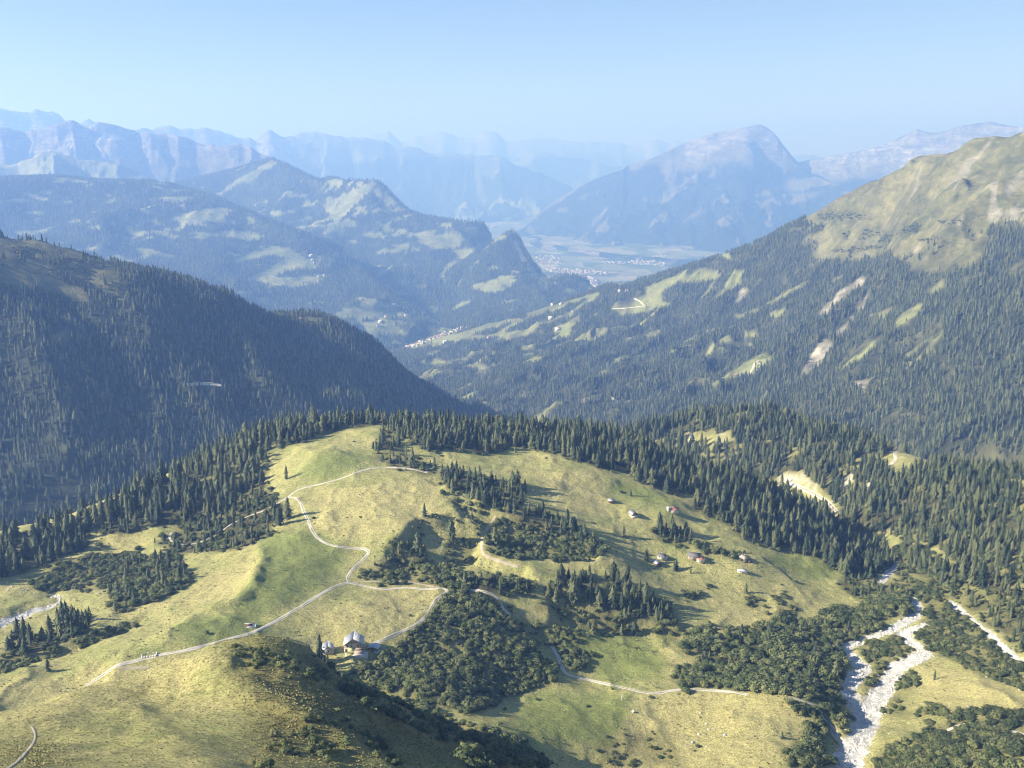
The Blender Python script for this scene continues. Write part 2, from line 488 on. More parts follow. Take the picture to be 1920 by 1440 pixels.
# the stream beds are cut into the ground
RIVERS = [
 [(1712,1120,14),(1716,1132,16),(1722,1146,16),(1700,1163,22),(1670,1179,14),(1640,1191,14),(1600,1205,14),(1583,1212,16),(1590,1222,22),(1606,1238,24),(1616,1250,26),(1608,1268,26),(1590,1288,24),(1602,1312,30),(1622,1338,34)],
 [(1745,1165,8),(1722,1172,14),(1705,1180,22),(1696,1189,20),(1712,1204,18),(1730,1216,22),(1724,1230,40),(1694,1242,46),(1674,1262,30),(1662,1284,34),(1646,1302,36),(1634,1326,42),(1624,1352,40),(1610,1382,40),(1598,1406,46),(1586,1440,48),(1575,1475,50)],
 [(1782,1126,6),(1790,1134,10),(1802,1143,10),(1826,1161,5),(1850,1180,4),(1872,1202,9),(1892,1222,11),(1922,1244,11),(1960,1275,11)],
 [(-60,1190,20),(0,1168,24),(40,1152,24),(80,1139,16),(104,1131,8),(112,1122,5),(104,1114,5),(96,1117,4)],
 [(1684,1052,8),(1672,1066,12),(1660,1080,12),(1648,1094,8)],
]
LA.finish()

def spline(pts, n=8):
    """Catmull-Rom through tuples."""
    P = [np.array(p, float) for p in pts]
    P = [2 * P[0] - P[1]] + P + [2 * P[-1] - P[-2]]
    out = []
    for i in range(1, len(P) - 2):
        for k in range(n):
            t = k / n
            a, b, c, d = P[i - 1], P[i], P[i + 1], P[i + 2]
            out.append(0.5 * ((2 * b) + (-a + c) * t + (2 * a - 5 * b + 4 * c - d) * t * t + (-a + 3 * b - 3 * c + d) * t ** 3))
    out.append(P[-2])
    return out
def trace(land, pts, n=6, rmin=0.0):
    """Traced line (px, py, width px) -> ground points with metric half width."""
    res = []
    for p in spline(pts, n):
        x, y, z = land.hit(p[0], p[1], rmin)
        dep = y * cP - (z - CZ) * sP
        res.append((x, y, p[2] * dep / F * 0.5))
    return np.array(res)
def poly_world(poly):
    return [LA.hit(px, py, 560)[:2] for px, py in poly]
def dig(poly, depth, soft):
    """lower the ground inside an outline by depth, with a bank of width soft"""
    w = poly_world(poly); xs = [p[0] for p in w]; ys = [p[1] for p in w]
    sel = (LA.x > min(xs) - soft) & (LA.x < max(xs) + soft) & (LA.y > min(ys) - soft) & (LA.y < max(ys) + soft)
    x = LA.x[sel]; y = LA.y[sel]
    ln = np.array([(p[0], p[1], 0.0) for p in w + [w[0]]])
    d = line_dist(x, y, ln) * np.where(inpoly(x, y, w), -1, 1) + fbm(x / 14, y / 14, 3, 66) * soft * 0.3
    LA.z[sel] -= depth * sstep(soft * 0.35, -soft * 0.65, d)
def rib(pts, h, w, rmin=560):
    """a low bank along a traced line"""
    ln = np.array([(*LA.hit(px, py, rmin)[:2], 0.0) for px, py in pts])
    sel = (LA.x > ln[:, 0].min() - 4 * w) & (LA.x < ln[:, 0].max() + 4 * w) & (LA.y > ln[:, 1].min() - 4 * w) & (LA.y < ln[:, 1].max() + 4 * w)
    x = LA.x[sel]; y = LA.y[sel]
    d = line_dist(x, y, ln) + fbm(x / 9, y / 9, 3, 68) * w * 0.4
    LA.z[sel] += h * np.exp(-np.maximum(d, 0) ** 2 / (w * w)) * (0.7 + 0.3 * fbm(x / 15, y / 15, 2, 69))
def line_dist(x, y, ln):
    """distance to a polyline minus its half width"""
    best = np.full(x.shape, 1e9)
    for (xa, ya, wa), (xb, yb, wb) in zip(ln[:-1], ln[1:]):
        dx, dy = xb - xa, yb - ya; L = dx * dx + dy * dy + 1e-9
        t = np.clip(((x - xa) * dx + (y - ya) * dy) / L, 0, 1)
        best = np.minimum(best, np.hypot(x - xa - t * dx, y - ya - t * dy) - (wa + (wb - wa) * t))
    return best
dig([(735,1025),(765,990),(785,972),(850,968),(930,978),(905,1005),(900,1040),(985,1062),(1000,1085),(865,1076),(800,1058),(720,1072)], 8.5, 14.0)
dig([(845,935),(905,945),(950,965),(1010,985),(1130,1030),(1120,1045),(960,1040),(915,1010),(900,985),(865,965)], 6.0, 12.0)
dig([(1030,1125),(1110,1140),(1190,1160),(1280,1175),(1330,1200),(1240,1215),(1130,1200),(1040,1170)], 7.0, 16.0)
dig([(160,1195),(240,1165),(290,1148),(230,1185),(120,1225),(0,1260),(0,1235)], 5.0, 14.0)
dig([(1530,1335),(1548,1335),(1565,1362),(1590,1390),(1575,1400),(1548,1370)], 6.0, 8.0)
for pts_, h_, w_ in (([(492,1035),(489,1062),(472,1100),(445,1128)], 4.0, 6.0), ([(395,1142),(430,1131)], 3.0, 4.0), ([(835,915),(870,902),(905,898)], 3.0, 5.0), ([(1010,905),(1080,915),(1150,940)], 2.2, 6.0), ([(960,880),(1060,890),(1150,905)], 2.5, 7.0), ([(120,1270),(170,1250),(210,1225)], 3.0, 5.0),
                     ([(560,1010),(600,985),(640,940)], 1.6, 8.0), ([(700,1190),(600,1185),(520,1210)], 2.0, 5.0), ([(540,830),(580,845),(640,850)], 1.8, 6.0), ([(1170,1020),(1230,1030),(1290,1028)], 2.2, 5.0), ([(300,1190),(380,1170),(440,1160)], 2.0, 5.0), ([(1300,1370),(1380,1350),(1450,1360)], 2.0, 7.0)):
    rib(pts_, h_, w_)
for pts_, h_, w_ in (([(400,1245),(470,1300),(540,1335),(640,1390),(720,1440)], 5.0, 9.0), ([(500,1260),(580,1285),(680,1330),(800,1390)], 4.0, 7.0), ([(250,1330),(330,1390),(400,1440)], 2.5, 9.0)):
    rib(pts_, h_, w_, 215)
LA.finish()
river_lines = [trace(LA, r, 6, 560 if i != 3 else 620) for i, r in enumerate(RIVERS)]
def line_dist(x, y, ln):
    """distance of grid points to a polyline minus half width (coarse)"""
    best = np.full(x.shape, 1e9)
    for (xa, ya, wa), (xb, yb, wb) in zip(ln[:-1], ln[1:]):
        dx, dy = xb - xa, yb - ya; L = dx * dx + dy * dy + 1e-9
        t = np.clip(((x - xa) * dx + (y - ya) * dy) / L, 0, 1)
        d = np.hypot(x - xa - t * dx, y - ya - t * dy) - (wa + (wb - wa) * t)
        best = np.minimum(best, d)
    return best
_bare = np.zeros(LA.z.shape)
_cut = np.zeros(LA.z.shape)
for ln in river_lines:
    x0, x1, y0, y1 = ln[:, 0].min() - 30, ln[:, 0].max() + 30, ln[:, 1].min() - 30, ln[:, 1].max() + 30
    sel = (LA.x > x0) & (LA.x < x1) & (LA.y > y0) & (LA.y < y1)
    d = line_dist(LA.x[sel], LA.y[sel], ln) + fbm(LA.x[sel] / 7, LA.y[sel] / 7, 3, 77) * 3.0
    _bare[sel] = np.maximum(_bare[sel], sstep(1.2, -0.8, d))
    _cut[sel] = np.maximum(_cut[sel], sstep(5.0, -2.0, d))
LA.z -= _cut * 1.8
LA.z += _bare * fbm(LA.x / 3.2, LA.y / 3.2, 2, 91) * 0.7
LA.finish()

# ---- land cover traced on the photograph (ground positions)
CONIFER = {   # name: (polygon, spacing factor, where)
 'ridge_left': [(-120,1040),(0,1008),(100,985),(200,945),(300,900),(400,850),(480,815),(560,797),(640,797),(700,786),(712,796),(640,806),(600,822),(545,832),(505,852),(492,900),(500,915),(455,935),(420,965),(330,985),(280,985),(262,1005),(170,995),(165,1030),(120,1040),(60,1070),(0,1085),(-120,1100)],
 'ridge_right': [(717,797),(757,822),(807,848),(860,845),(913,851),(973,840),(1040,850),(1107,872),(1187,889),(1200,905),(1250,925),(1300,929),(1293,955),(1320,968),(1367,985),(1393,1009),(1420,1022),(1460,1032),(1533,1045),(1557,1062),(1580,1075),(1640,1082),(1668,1070),(1680,1050),(1640,1010),(1570,965),(1500,925),(1440,905),(1300,870),(1180,830),(1160,812),(1000,800),(900,796),(800,792),(722,786)],
 'spur': [(1150,815),(1180,800),(1300,765),(1450,755),(1600,800),(1700,840),(1800,865),(1920,885),(2080,880),(2080,1130),(1920,1128),(1850,1108),(1790,1090),(1760,1062),(1700,1035),(1690,1005),(1640,1000),(1570,965),(1500,925),(1440,905),(1300,870)],
}
STRIPS = [
 ('meadow_edge', [(703,835),(722,800),(745,812),(765,850),(835,880),(800,892),(735,878),(705,850)], 0.55),
 ('bank', [(822,885),(850,882),(965,908),(988,922),(975,950),(940,962),(880,935),(832,918)], 0.8),
 ('gully', [(935,962),(1010,957),(1080,992),(1142,1026),(1130,1036),(1050,1012),(980,992)], 0.8),
 ('hollow', [(722,1040),(742,1012),(772,1010),(797,1040),(812,1055),(760,1055)], 0.8),
 ('hollow_low', [(840,1085),(1000,1092),(1005,1112),(900,1118),(850,1100)], 0.5),
 ('middle', [(1012,1110),(1058,1082),(1130,1084),(1200,1104),(1262,1142),(1272,1168),(1180,1162),(1100,1142),(1030,1130)], 0.9),
 ('chalet_copse', [(1222,998),(1250,985),(1290,1000),(1305,1015),(1280,1030),(1240,1012)], 0.9),
 ('west_scatter', [(500,915),(540,950),(520,975),(500,1010),(440,1030),(330,1040),(290,1020),(330,990),(420,968),(455,938)], 0.42),
 ('west_low', [(230,1040),(330,1045),(360,1080),(330,1110),(250,1140),(220,1150),(205,1110)], 0.28),
 ('stream_row', [(95,1190),(110,1165),(160,1160),(170,1185),(130,1200)], 0.9),
 ('stream_row_b', [(0,1215),(30,1190),(95,1190),(90,1215),(20,1240)], 0.5),
 ('crest_back', [(555,1222),(585,1228),(625,1250),(640,1268),(600,1262),(570,1240)], 1.2),
 ('river_mix', [(1290,1200),(1400,1190),(1500,1170),(1640,1140),(1690,1150),(1580,1210),(1590,1300),(1480,1290),(1330,1270)], 0.13),
 ('river_upper', [(1580,1075),(1660,1085),(1700,1100),(1690,1125),(1600,1118),(1570,1100)], 0.35),
 ('east_low', [(1740,1090),(1800,1095),(1920,1130),(1920,1230),(1850,1170),(1780,1120)], 0.5),
 ('gorge_mouth', [(1685,1035),(1700,1015),(1760,1045),(1795,1080),(1750,1085),(1705,1070)], 0.5),
 ('mid_scatter', [(1080,1165),(1180,1172),(1200,1190),(1150,1195),(1090,1185)], 0.25),
]
SHRUB = [
 ('alder_slope', [(842,1102),(900,1114),(945,1140),(975,1170),(1000,1210),(1020,1235),(1052,1262),(1030,1288),(960,1305),(900,1335),(800,1322),(700,1285),(645,1268),(690,1235),(735,1222),(765,1192),(800,1160),(825,1130)], 1.0),
 ('alder_gully', [(645,1275),(760,1310),(860,1352),(960,1375),(985,1420),(900,1425),(760,1360),(690,1325),(640,1300)], 0.75),
 ('alder_toe', [(860,1380),(990,1390),(1010,1440),(880,1440)], 0.9),
 ('hollow_shrub', [(668,1088),(720,1045),(790,1052),(862,1078),(1000,1090),(1005,1112),(850,1102),(700,1094)], 0.9),
 ('hollow_rim', [(770,985),(800,965),(850,968),(930,975),(905,990),(860,978),(800,985),(790,1020),(775,1030)], 0.5),
 ('hollow_mid', [(840,1010),(880,1010),(890,1050),(860,1065),(840,1050)], 0.5),
 ('gully_shrub', [(932,978),(1000,990),(1100,1015),(1142,1036),(1100,1048),(960,1048),(912,1040),(905,1000)], 1.0),
 ('north_bank', [(835,925),(900,945),(940,970),(900,968),(850,945)], 0.6),
 ('mid_shrub', [(1000,1130),(1090,1135),(1180,1160),(1270,1170),(1310,1195),(1240,1195),(1150,1175),(1060,1165),(1010,1150)], 0.7),
 ('mid_shrub_b', [(960,1160),(1030,1165),(1090,1180),(1090,1215),(1010,1215),(985,1190)], 0.55),
 ('mid_shrub_c', [(1035,1205),(1090,1225),(1115,1255),(1080,1262),(1050,1240)], 0.9),
 ('river_wood', [(1260,1195),(1330,1168),(1400,1180),(1470,1150),(1520,1165),(1600,1140),(1640,1125),(1700,1105),(1712,1125),(1690,1155),(1620,1192),(1570,1210),(1595,1285),(1580,1330),(1545,1322),(1480,1300),(1400,1298),(1290,1292),(1245,1275),(1300,1240)], 0.74),
 ('river_bank', [(1470,1312),(1530,1325),(1590,1345),(1600,1375),(1580,1385),(1555,1352),(1540,1400),(1570,1440),(1480,1440),(1500,1390),(1525,1345),(1490,1330)], 0.95),
 ('river_island', [(1605,1205),(1690,1190),(1720,1212),(1690,1235),(1660,1258),(1640,1285),(1600,1290),(1615,1262),(1625,1245)], 0.95),
 ('river_east', [(1715,1105),(1745,1098),(1790,1130),(1870,1200),(1920,1240),(1920,1300),(1840,1265),(1760,1228),(1735,1215),(1720,1190),(1735,1160),(1725,1140)], 0.9),
 ('gorge_scrub', [(1668,1062),(1690,1010),(1760,1040),(1810,1090),(1790,1110),(1740,1098),(1700,1102)], 0.8),
 ('river_east_b', [(1640,1310),(1690,1300),(1700,1330),(1810,1330),(1800,1345),(1700,1345),(1650,1340)], 0.6),
 ('island_b', [(1680,1262),(1720,1262),(1722,1290),(1670,1298)], 0.9),
 ('south_east', [(1640,1440),(1645,1412),(1700,1385),(1780,1345),(1920,1330),(1920,1440),(1800,1470)], 0.85),
 ('west_shrub', [(60,1085),(170,1040),(250,1040),(225,1090),(180,1110),(60,1105)], 0.9),
 ('west_shrub_b', [(220,1090),(250,1040),(330,1040),(365,1080),(330,1115),(250,1140),(205,1140)], 0.8),
 ('west_shrub_c', [(410,960),(500,920),(530,945),(500,1000),(430,1030),(330,1035),(300,1012)], 0.45),
 ('stream_bank', [(0,1225),(100,1205),(200,1180),(260,1160),(250,1180),(120,1225),(0,1265)], 0.6),
 ('meadow_clump', [(1395,1125),(1420,1120),(1438,1138),(1405,1142)], 1.2),
 ('meadow_clump', [(1450,1125),(1470,1120),(1500,1148),(1480,1150)], 0.9),
 ('meadow_clump', [(1275,1105),(1318,1105),(1318,1118),(1285,1120)], 0.9),
 ('east_copse', [(1290,1010),(1400,1040),(1390,1052),(1300,1034)], 0.6),
 ('spur_crest', [(430,1215),(540,1214),(620,1255),(665,1292),(560,1275),(470,1255)], 0.42),
 ('foreground', [(540,1350),(640,1330),(700,1360),(760,1440),(440,1440)], 0.30),
 ('meadow_scatter', [(1130,1380),(1250,1370),(1280,1440),(1120,1440)], 0.25),
]
LUSH = [[(500,1000),(590,1000),(640,1030),(640,1060),(560,1120),(470,1140),(440,1130),(480,1080)],[(1440,1045),(1540,1045),(1560,1075),(1500,1080)],[(1570,1100),(1600,1090),(1700,1118),(1640,1128)],
        [(230,1242),(280,1236),(280,1250)],[(325,1000),(350,998),(352,1018),(330,1020)],[(1150,900),(1240,930),(1260,950),(1150,925)],[(980,1180),(1200,1200),(1260,1260),(1130,1270),(1100,1220)],
        [(1000,1310),(1180,1320),(1150,1380),(960,1385)],[(330,1170),(480,1150),(470,1180),(350,1210)],[(600,850),(700,850),(640,890),(560,900)]]
DRY = [[(690,1130),(830,1110),(810,1150),(760,1180),(690,1200),(540,1210),(600,1180)],[(1010,910),(1110,925),(1150,950),(1060,950)],[(0,1290),(200,1265),(375,1218),(420,1215),(300,1290),(150,1330),(0,1370)],
       [(960,890),(1110,890),(1190,910),(1060,905)],[(1200,1300),(1480,1320),(1510,1390),(1400,1440),(1150,1440)],[(1730,1240),(1840,1280),(1920,1310),(1920,1340),(1740,1310)],[(380,1090),(490,1040),(490,1060),(420,1120),(340,1130)],
       [(1350,1140),(1500,1150),(1480,1170),(1400,1170),(1340,1190)],[(600,930),(800,900),(820,960),(700,1000),(600,1000)]]
HEATH = [[(400,1215),(530,1210),(640,1268),(760,1330),(960,1400),(1000,1440),(430,1440),(480,1360),(400,1250)],[(0,1440),(0,1390),(60,1390),(140,1440)]]
HEATH2 = [[(0,1345),(200,1285),(400,1225),(480,1360),(430,1440),(0,1440)]]
BARE = [[(1444,904),(1466,893),(1496,888),(1508,895),(1500,903),(1472,905)],[(1500,903),(1515,905),(1535,920),(1525,922),(1505,912)],[(1576,908),(1598,890),(1596,902),(1580,920)],[(1520,915),(1535,903),(1530,925)],[(1285,818),(1302,815),(1300,828),(1288,830)],[(1340,820),(1365,818),(1360,826)],
        [(255,955),(300,925),(290,940),(262,958)],[(1620,910),(1640,895),(1635,915)]]
OPEN = [[(1440,905),(1470,888),(1500,883),(1520,901),(1573,950),(1568,970),(1530,946),(1490,923),(1447,913)],[(1578,915),(1598,888),(1606,892),(1588,922)],
        [(1648,868),(1675,842),(1690,848),(1745,856),(1750,880),(1700,885),(1665,892)],[(1880,898),(1930,900),(1930,915),(1885,918)],[(1690,1005),(1760,1030),(1800,1060),(1760,1065)],
        [(1280,815),(1370,812),(1370,832),(1280,835)],[(1230,915),(1250,925),(1230,930)]]
pxA, pyA = LA.pix()
jx = fbm(LA.x / 12, LA.y / 12, 3, 41) * 7; jy = fbm(LA.x / 12, LA.y / 12, 3, 47) * 4
jx = jx + fbm(LA.x / 45, LA.y / 45, 3, 48) * np.where(LA.r[None, :] < 500, 55, 6)
qx, qy = pxA + jx, pyA + jy
vis = LA.e >= LA.hor - 0.02
def maskA(polys, k=2): return blur(inany(qx, qy, polys).astype(float), k)
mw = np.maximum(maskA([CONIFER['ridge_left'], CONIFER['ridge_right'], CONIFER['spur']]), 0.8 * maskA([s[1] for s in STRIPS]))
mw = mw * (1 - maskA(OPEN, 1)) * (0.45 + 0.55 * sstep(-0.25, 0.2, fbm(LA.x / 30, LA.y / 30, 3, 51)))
front = LA.r[None, :] < 560
spur_front = (LA.x < 60) & (LA.r[None, :] < 470)
ms = maskA([s[1] for s in SHRUB]) * ~spur_front
ml = maskA(LUSH, 6) * ~spur_front
md = maskA(DRY, 6)
mh = np.maximum(maskA(HEATH, 16) * 0.95, maskA(HEATH2, 8) * 0.12) * ((LA.r[None, :] < 520))
mb = np.maximum(maskA(BARE, 1) * sstep(-0.35, 0.05, fbm(LA.x / 8, LA.y / 8, 3, 99)), _bare)
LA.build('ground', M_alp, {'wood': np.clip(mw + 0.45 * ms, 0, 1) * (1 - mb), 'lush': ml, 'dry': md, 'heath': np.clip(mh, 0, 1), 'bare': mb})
tag(bpy.data.objects['ground'], 'alpine pasture on a broad bench with a grassy spur in front', 'ground', kind='structure')

# ------------------------------------------------------------------ wooded slope on the left (B)
skyB = [(-250,400,2500),(-120,425,2550),(0,444,2600),(73,452,2620),(109,462,2630),(164,480,2650),(200,498,2660),(255,510,2680),(310,520,2700),(365,540,2720),(383,550,2730),(430,551,2750),(456,569,2760),(510,598,2800),(558,603,2850),
        (602,600,2900),(638,609,2920),(700,632,2950),(764,684,2980),(819,717,3000),(841,735,3000),(880,757,3000),(950,787,3000),(1020,820,2980)]
B_PTS = dens(skyB, 25) + behind(dens(skyB, 60), 260, -130) + behind(dens(skyB, 60), 900, -560) + [
 (0,540,2350),(200,560,2380),(400,600,2480),(100,650,2150),(300,680,2200),(500,690,2420),(650,690,2650),(0,760,1950),(200,800,1930),(400,780,2030),(600,750,2250),(100,900,1750),(300,860,1830),(0,960,1650),(750,740,2620),(850,770,2700),
 (560,660,2560),(470,640,2520),(350,600,2420),(-200,560,2250),(-200,800,1850),('z',-200,1500,-600),('z',0,1480,-600),('z',300,1500,-610),('z',600,1700,-660),('z',900,2100,-760),('z',1000,2500,-830)]
rbfB = RBF(ctrl(B_PTS), c=25.0)
def zB(x, y, T, R):
    z = rbfB(x, y)
    k = sstep(0, 60, np.abs(z * 0 + 60))
    g = ridged((x + 0.35 * y) / 420 + fbm(x / 300, y / 300, 2, 8) * 0.35, (y - 0.2 * x) / 1500, 3, 61)
    g2 = ridged((x + 0.9 * y) / 260 + fbm(x / 200, y / 200, 2, 9) * 0.3, (y - 0.9 * x) / 1400, 3, 65)
    return z + ((g - 0.45) * 70 + (g2 - 0.45) * 26) * sstep(0.0, 0.10, -((z - CZ) / R) - 0.09) + fbm(x / 60, y / 60, 4, 15) * 5
LB = Land(deg_range(-38, 6, 420), np.linspace(1450, 3900, 330), zB); LB.finish()
for pts_, h_, w_ in (([(515,605),(545,660),(585,725),(625,765)], -55, 70), ([(600,608),(680,690),(760,755)], 28, 70), ([(250,530),(330,625),(420,740)], 42, 70), ([(130,560),(200,660),(260,800)], -42, 70), ([(385,560),(440,640),(500,730)], 38, 60), ([(60,620),(100,760),(130,880)], 36, 60), ([(320,560),(380,660),(460,760)], -35, 60)):
    ln = np.array([(*LB.hit(px, py, 1500)[:2], 0.0) for px, py in pts_])
    sel = (LB.x > ln[:, 0].min() - 3 * w_) & (LB.x < ln[:, 0].max() + 3 * w_) & (LB.y > ln[:, 1].min() - 3 * w_) & (LB.y < ln[:, 1].max() + 3 * w_)
    x_ = LB.x[sel]; y_ = LB.y[sel]
    LB.z[sel] += h_ * np.exp(-np.maximum(line_dist(x_, y_, ln) + fbm(x_ / 70, y_ / 70, 3, 171) * w_ * 0.5, 0) / (w_ * 0.8))
LB.finish()
def c1(pts): return [(x * 0.3646, 160 + 0.3646 * y) for x, y in pts]
def c2(pts): return [(600 + x * 0.3646, 200 + 0.3646 * y) for x, y in pts]
def c3(pts): return [(1220 + x * 0.3646, 200 + 0.3646 * y) for x, y in pts]
B_OPEN = [c1([(-300,1000),(0,1010),(60,1040),(200,1040),(420,1110),(450,1130),(460,1100),(420,1040),(300,1000),(250,940),(180,920),(40,900),(-300,880)]), c1([(270,1290),(360,1270),(370,1310),(290,1315)]), c1([(1530,1195),(1655,1190),(1655,1222),(1560,1215)]), c1([(600,1050),(660,1050),(640,1110),(610,1100)]),
          [(345,718),(415,718),(415,726),(350,726)],[(95,625),(125,620),(130,640),(100,642)]]
B_SPARSE = [c1([(-300,740),(0,765),(100,780),(400,840),(560,900),(660,1040),(650,1110),(560,1085),(420,1010),(300,960),(0,1000),(-300,990)])]
pxB, pyB = LB.pix()
jxB = fbm(LB.x / 30, LB.y / 30, 3, 41) * 6
openB = inany(pxB + jxB, pyB + jxB * 0.5, B_OPEN).astype(float); sparB = inany(pxB + jxB, pyB + jxB * 0.5, B_SPARSE).astype(float)
wB = 1 - np.clip(openB + 0.85 * sparB, 0, 1)
LB.build('wooded_hillside', M_slope, {'wood': blur(wB, 1), 'rock': np.clip(blur(inany(pxB, pyB, [[(345,720),(410,720),(410,723),(350,723)]]).astype(float), 1), 0, 1)})
tag(bpy.data.objects['wooded_hillside'], 'steep wooded hillside in shade with open grass near its top', 'hillside', kind='structure')

# ------------------------------------------------------------------ long slope on the right (C)
skyC = [(2350,250,3300),(2100,228,3600),(2000,240,3750),(1920,258,3900),(1909,260,3920),(1876,269,3950),(1865,267,3960),(1818,277,4000),(1789,291,4100),(1745,303,4200),(1705,313,4300),(1668,335,4400),(1621,351,4500),(1577,368,4600),(1523,402,4750),(1480,425,4880),(1439,447,5000),(1366,474,5200),(1293,499,5400),
        (1220,522,5600),(1198,531,5680),(1147,534,5800),(1121,549,5900),(1074,564,6000),(1019,579,6100),(983,596,6150),(928,606,6200),(855,621,6300),(780,648,6300),(700,680,6300)]
C_PTS = dens(skyC, 25) + behind(dens(skyC, 60), 300, -140) + behind(dens(skyC, 60), 1100, -600) + [
 (1900,330,3700),(1900,420,3480),(1750,420,3900),(1850,500,3230),(1650,450,4150),(1550,480,4350),(1700,550,3350),(1880,600,2850),(1500,560,3950),(1350,560,4600),(1200,590,5000),(1600,650,3080),(1400,650,3700),(1880,750,2380),
 (1700,720,2650),(1500,740,2950),(1250,650,4100),(1100,640,4700),(1250,740,3200),(1100,740,3400),(1000,700,4000),(950,650,4900),(880,690,4600),(960,760,3500),(850,690,4800),(780,660,5600),(1750,830,2180),(1900,860,1990),(1450,800,2560),
 (1850,370,3620),(1800,350,3800),(1720,370,4080),(2150,420,3200),(2150,600,2600),(2150,800,2000),(1300,600,4500),(1050,600,5400),(900,640,5500),
 ('z',1900,1700,-640),('z',2150,1650,-620),('z',1600,1950,-700),('z',1300,2300,-800),('z',1100,2700,-870),('z',900,3100,-930),('z',760,4300,-1020)]
rbfC = RBF(ctrl(C_PTS), c=30.0)
def zC(x, y, T, R):
    z = rbfC(x, y)
    e = (z - CZ) / R
    # gullies that run down the slope to the left
    u = (x * 0.82 + y * 0.57); v = (-x * 0.57 + y * 0.82)
    g = ridged(v / 330 + fbm(x / 350, y / 350, 3, 8) * 0.5, u / 1500, 4, 71)
    low = sstep(0.0, 0.12, -e + 0.02)
    sky_px, sky_py = project(x, y, z)
    top = np.interp(sky_px, [p[0] for p in skyC][::-1], [p[1] for p in skyC][::-1])
    k = 0.12 + 0.88 * sstep(0, 26, sky_py - top)
    return z + ((g - 0.42) * 75 + (ridged(x / 230 + fbm(x / 200, y / 200, 2, 76) * 0.5, y / 280, 4, 75) - 0.4) * 52 + fbm(x / 130, y / 130, 4, 19) * 18) * k + (fbm(x / 45, y / 45, 3, 29) * 5 + (ridged(x / 85 + fbm(x / 60, y / 60, 2, 31) * 0.5, y / 110, 4, 79) - 0.45) * 17) * k
C_RIBS = [([(1905,278),(1850,330),(1780,380),(1700,430),(1650,460)], 55, 130), ([(1890,350),(1800,425),(1740,480)], 45, 90), ([(1700,325),(1640,380),(1575,430)], 38, 90), ([(1815,285),(1760,330),(1690,380)], 30, 80), ([(1915,420),(1850,455),(1800,500)], 35, 80),
          ([(1840,320),(1790,365),(1730,405)], -22, 110), ([(1850,400),(1770,450)], -35, 60), ([(1740,320),(1680,380),(1620,440)], -35, 70), ([(1600,380),(1560,420),(1530,450)], 25, 60)]
rC = np.concatenate([np.linspace(1650, 5000, 420), np.linspace(5010, 7400, 130)])
LC = Land(deg_range(-9, 37, 560), rC, zC); LC.finish()
for pts_, h_, w_ in C_RIBS:
    ln = np.array([(*LC.hit(px, py, 2500)[:2], 0.0) for px, py in pts_])
    sel = (LC.x > ln[:, 0].min() - 3 * w_) & (LC.x < ln[:, 0].max() + 3 * w_) & (LC.y > ln[:, 1].min() - 3 * w_) & (LC.y < ln[:, 1].max() + 3 * w_)
    x_ = LC.x[sel]; y_ = LC.y[sel]
    d_ = np.maximum(line_dist(x_, y_, ln) + fbm(x_ / 90, y_ / 90, 4, 168) * w_ * 0.6, 0)
    LC.z[sel] += h_ * np.exp(-d_ / (w_ * 0.8)) * (0.75 + 0.5 * fbm(x_ / 160, y_ / 160, 3, 169))
LC.finish()
C_WOOD = [c3([(-1500,1300),(-1200,900),(0,840),(200,780),(400,712),(600,640),(800,575),(830,600),(720,640),(700,660),(880,600),(890,625),(760,680),(700,710),(830,690),(850,730),(800,780),(1020,795),(1080,780),(1180,770),(1240,740),(1260,790),(1290,780),(1330,845),(1450,870),(1560,865),(1600,830),(1700,810),(1720,720),(1740,640),(1800,600),(1850,600),(1920,640),(2600,640),(2600,2600),(-1500,2600)])]
C_SCRUB = [c3([(840,560),(960,545),(1130,550),(1080,575),(900,590)]), c3([(1060,670),(1090,640),(1180,615),(1195,640),(1110,690)]), c3([(1470,590),(1600,575),(1650,600),(1560,630)]), c3([(1290,625),(1390,600),(1380,640),(1290,655)]), c3([(980,650),(1020,640),(1010,690),(985,690)]), c3([(1180,660),(1250,655),(1240,690),(1170,700)]), c3([(900,740),(1050,720),(1200,715),(1050,750)]),
           c3([(1080,560),(1140,550),(1070,580)]), c3([(1370,680),(1460,670),(1450,690),(1380,692)])]
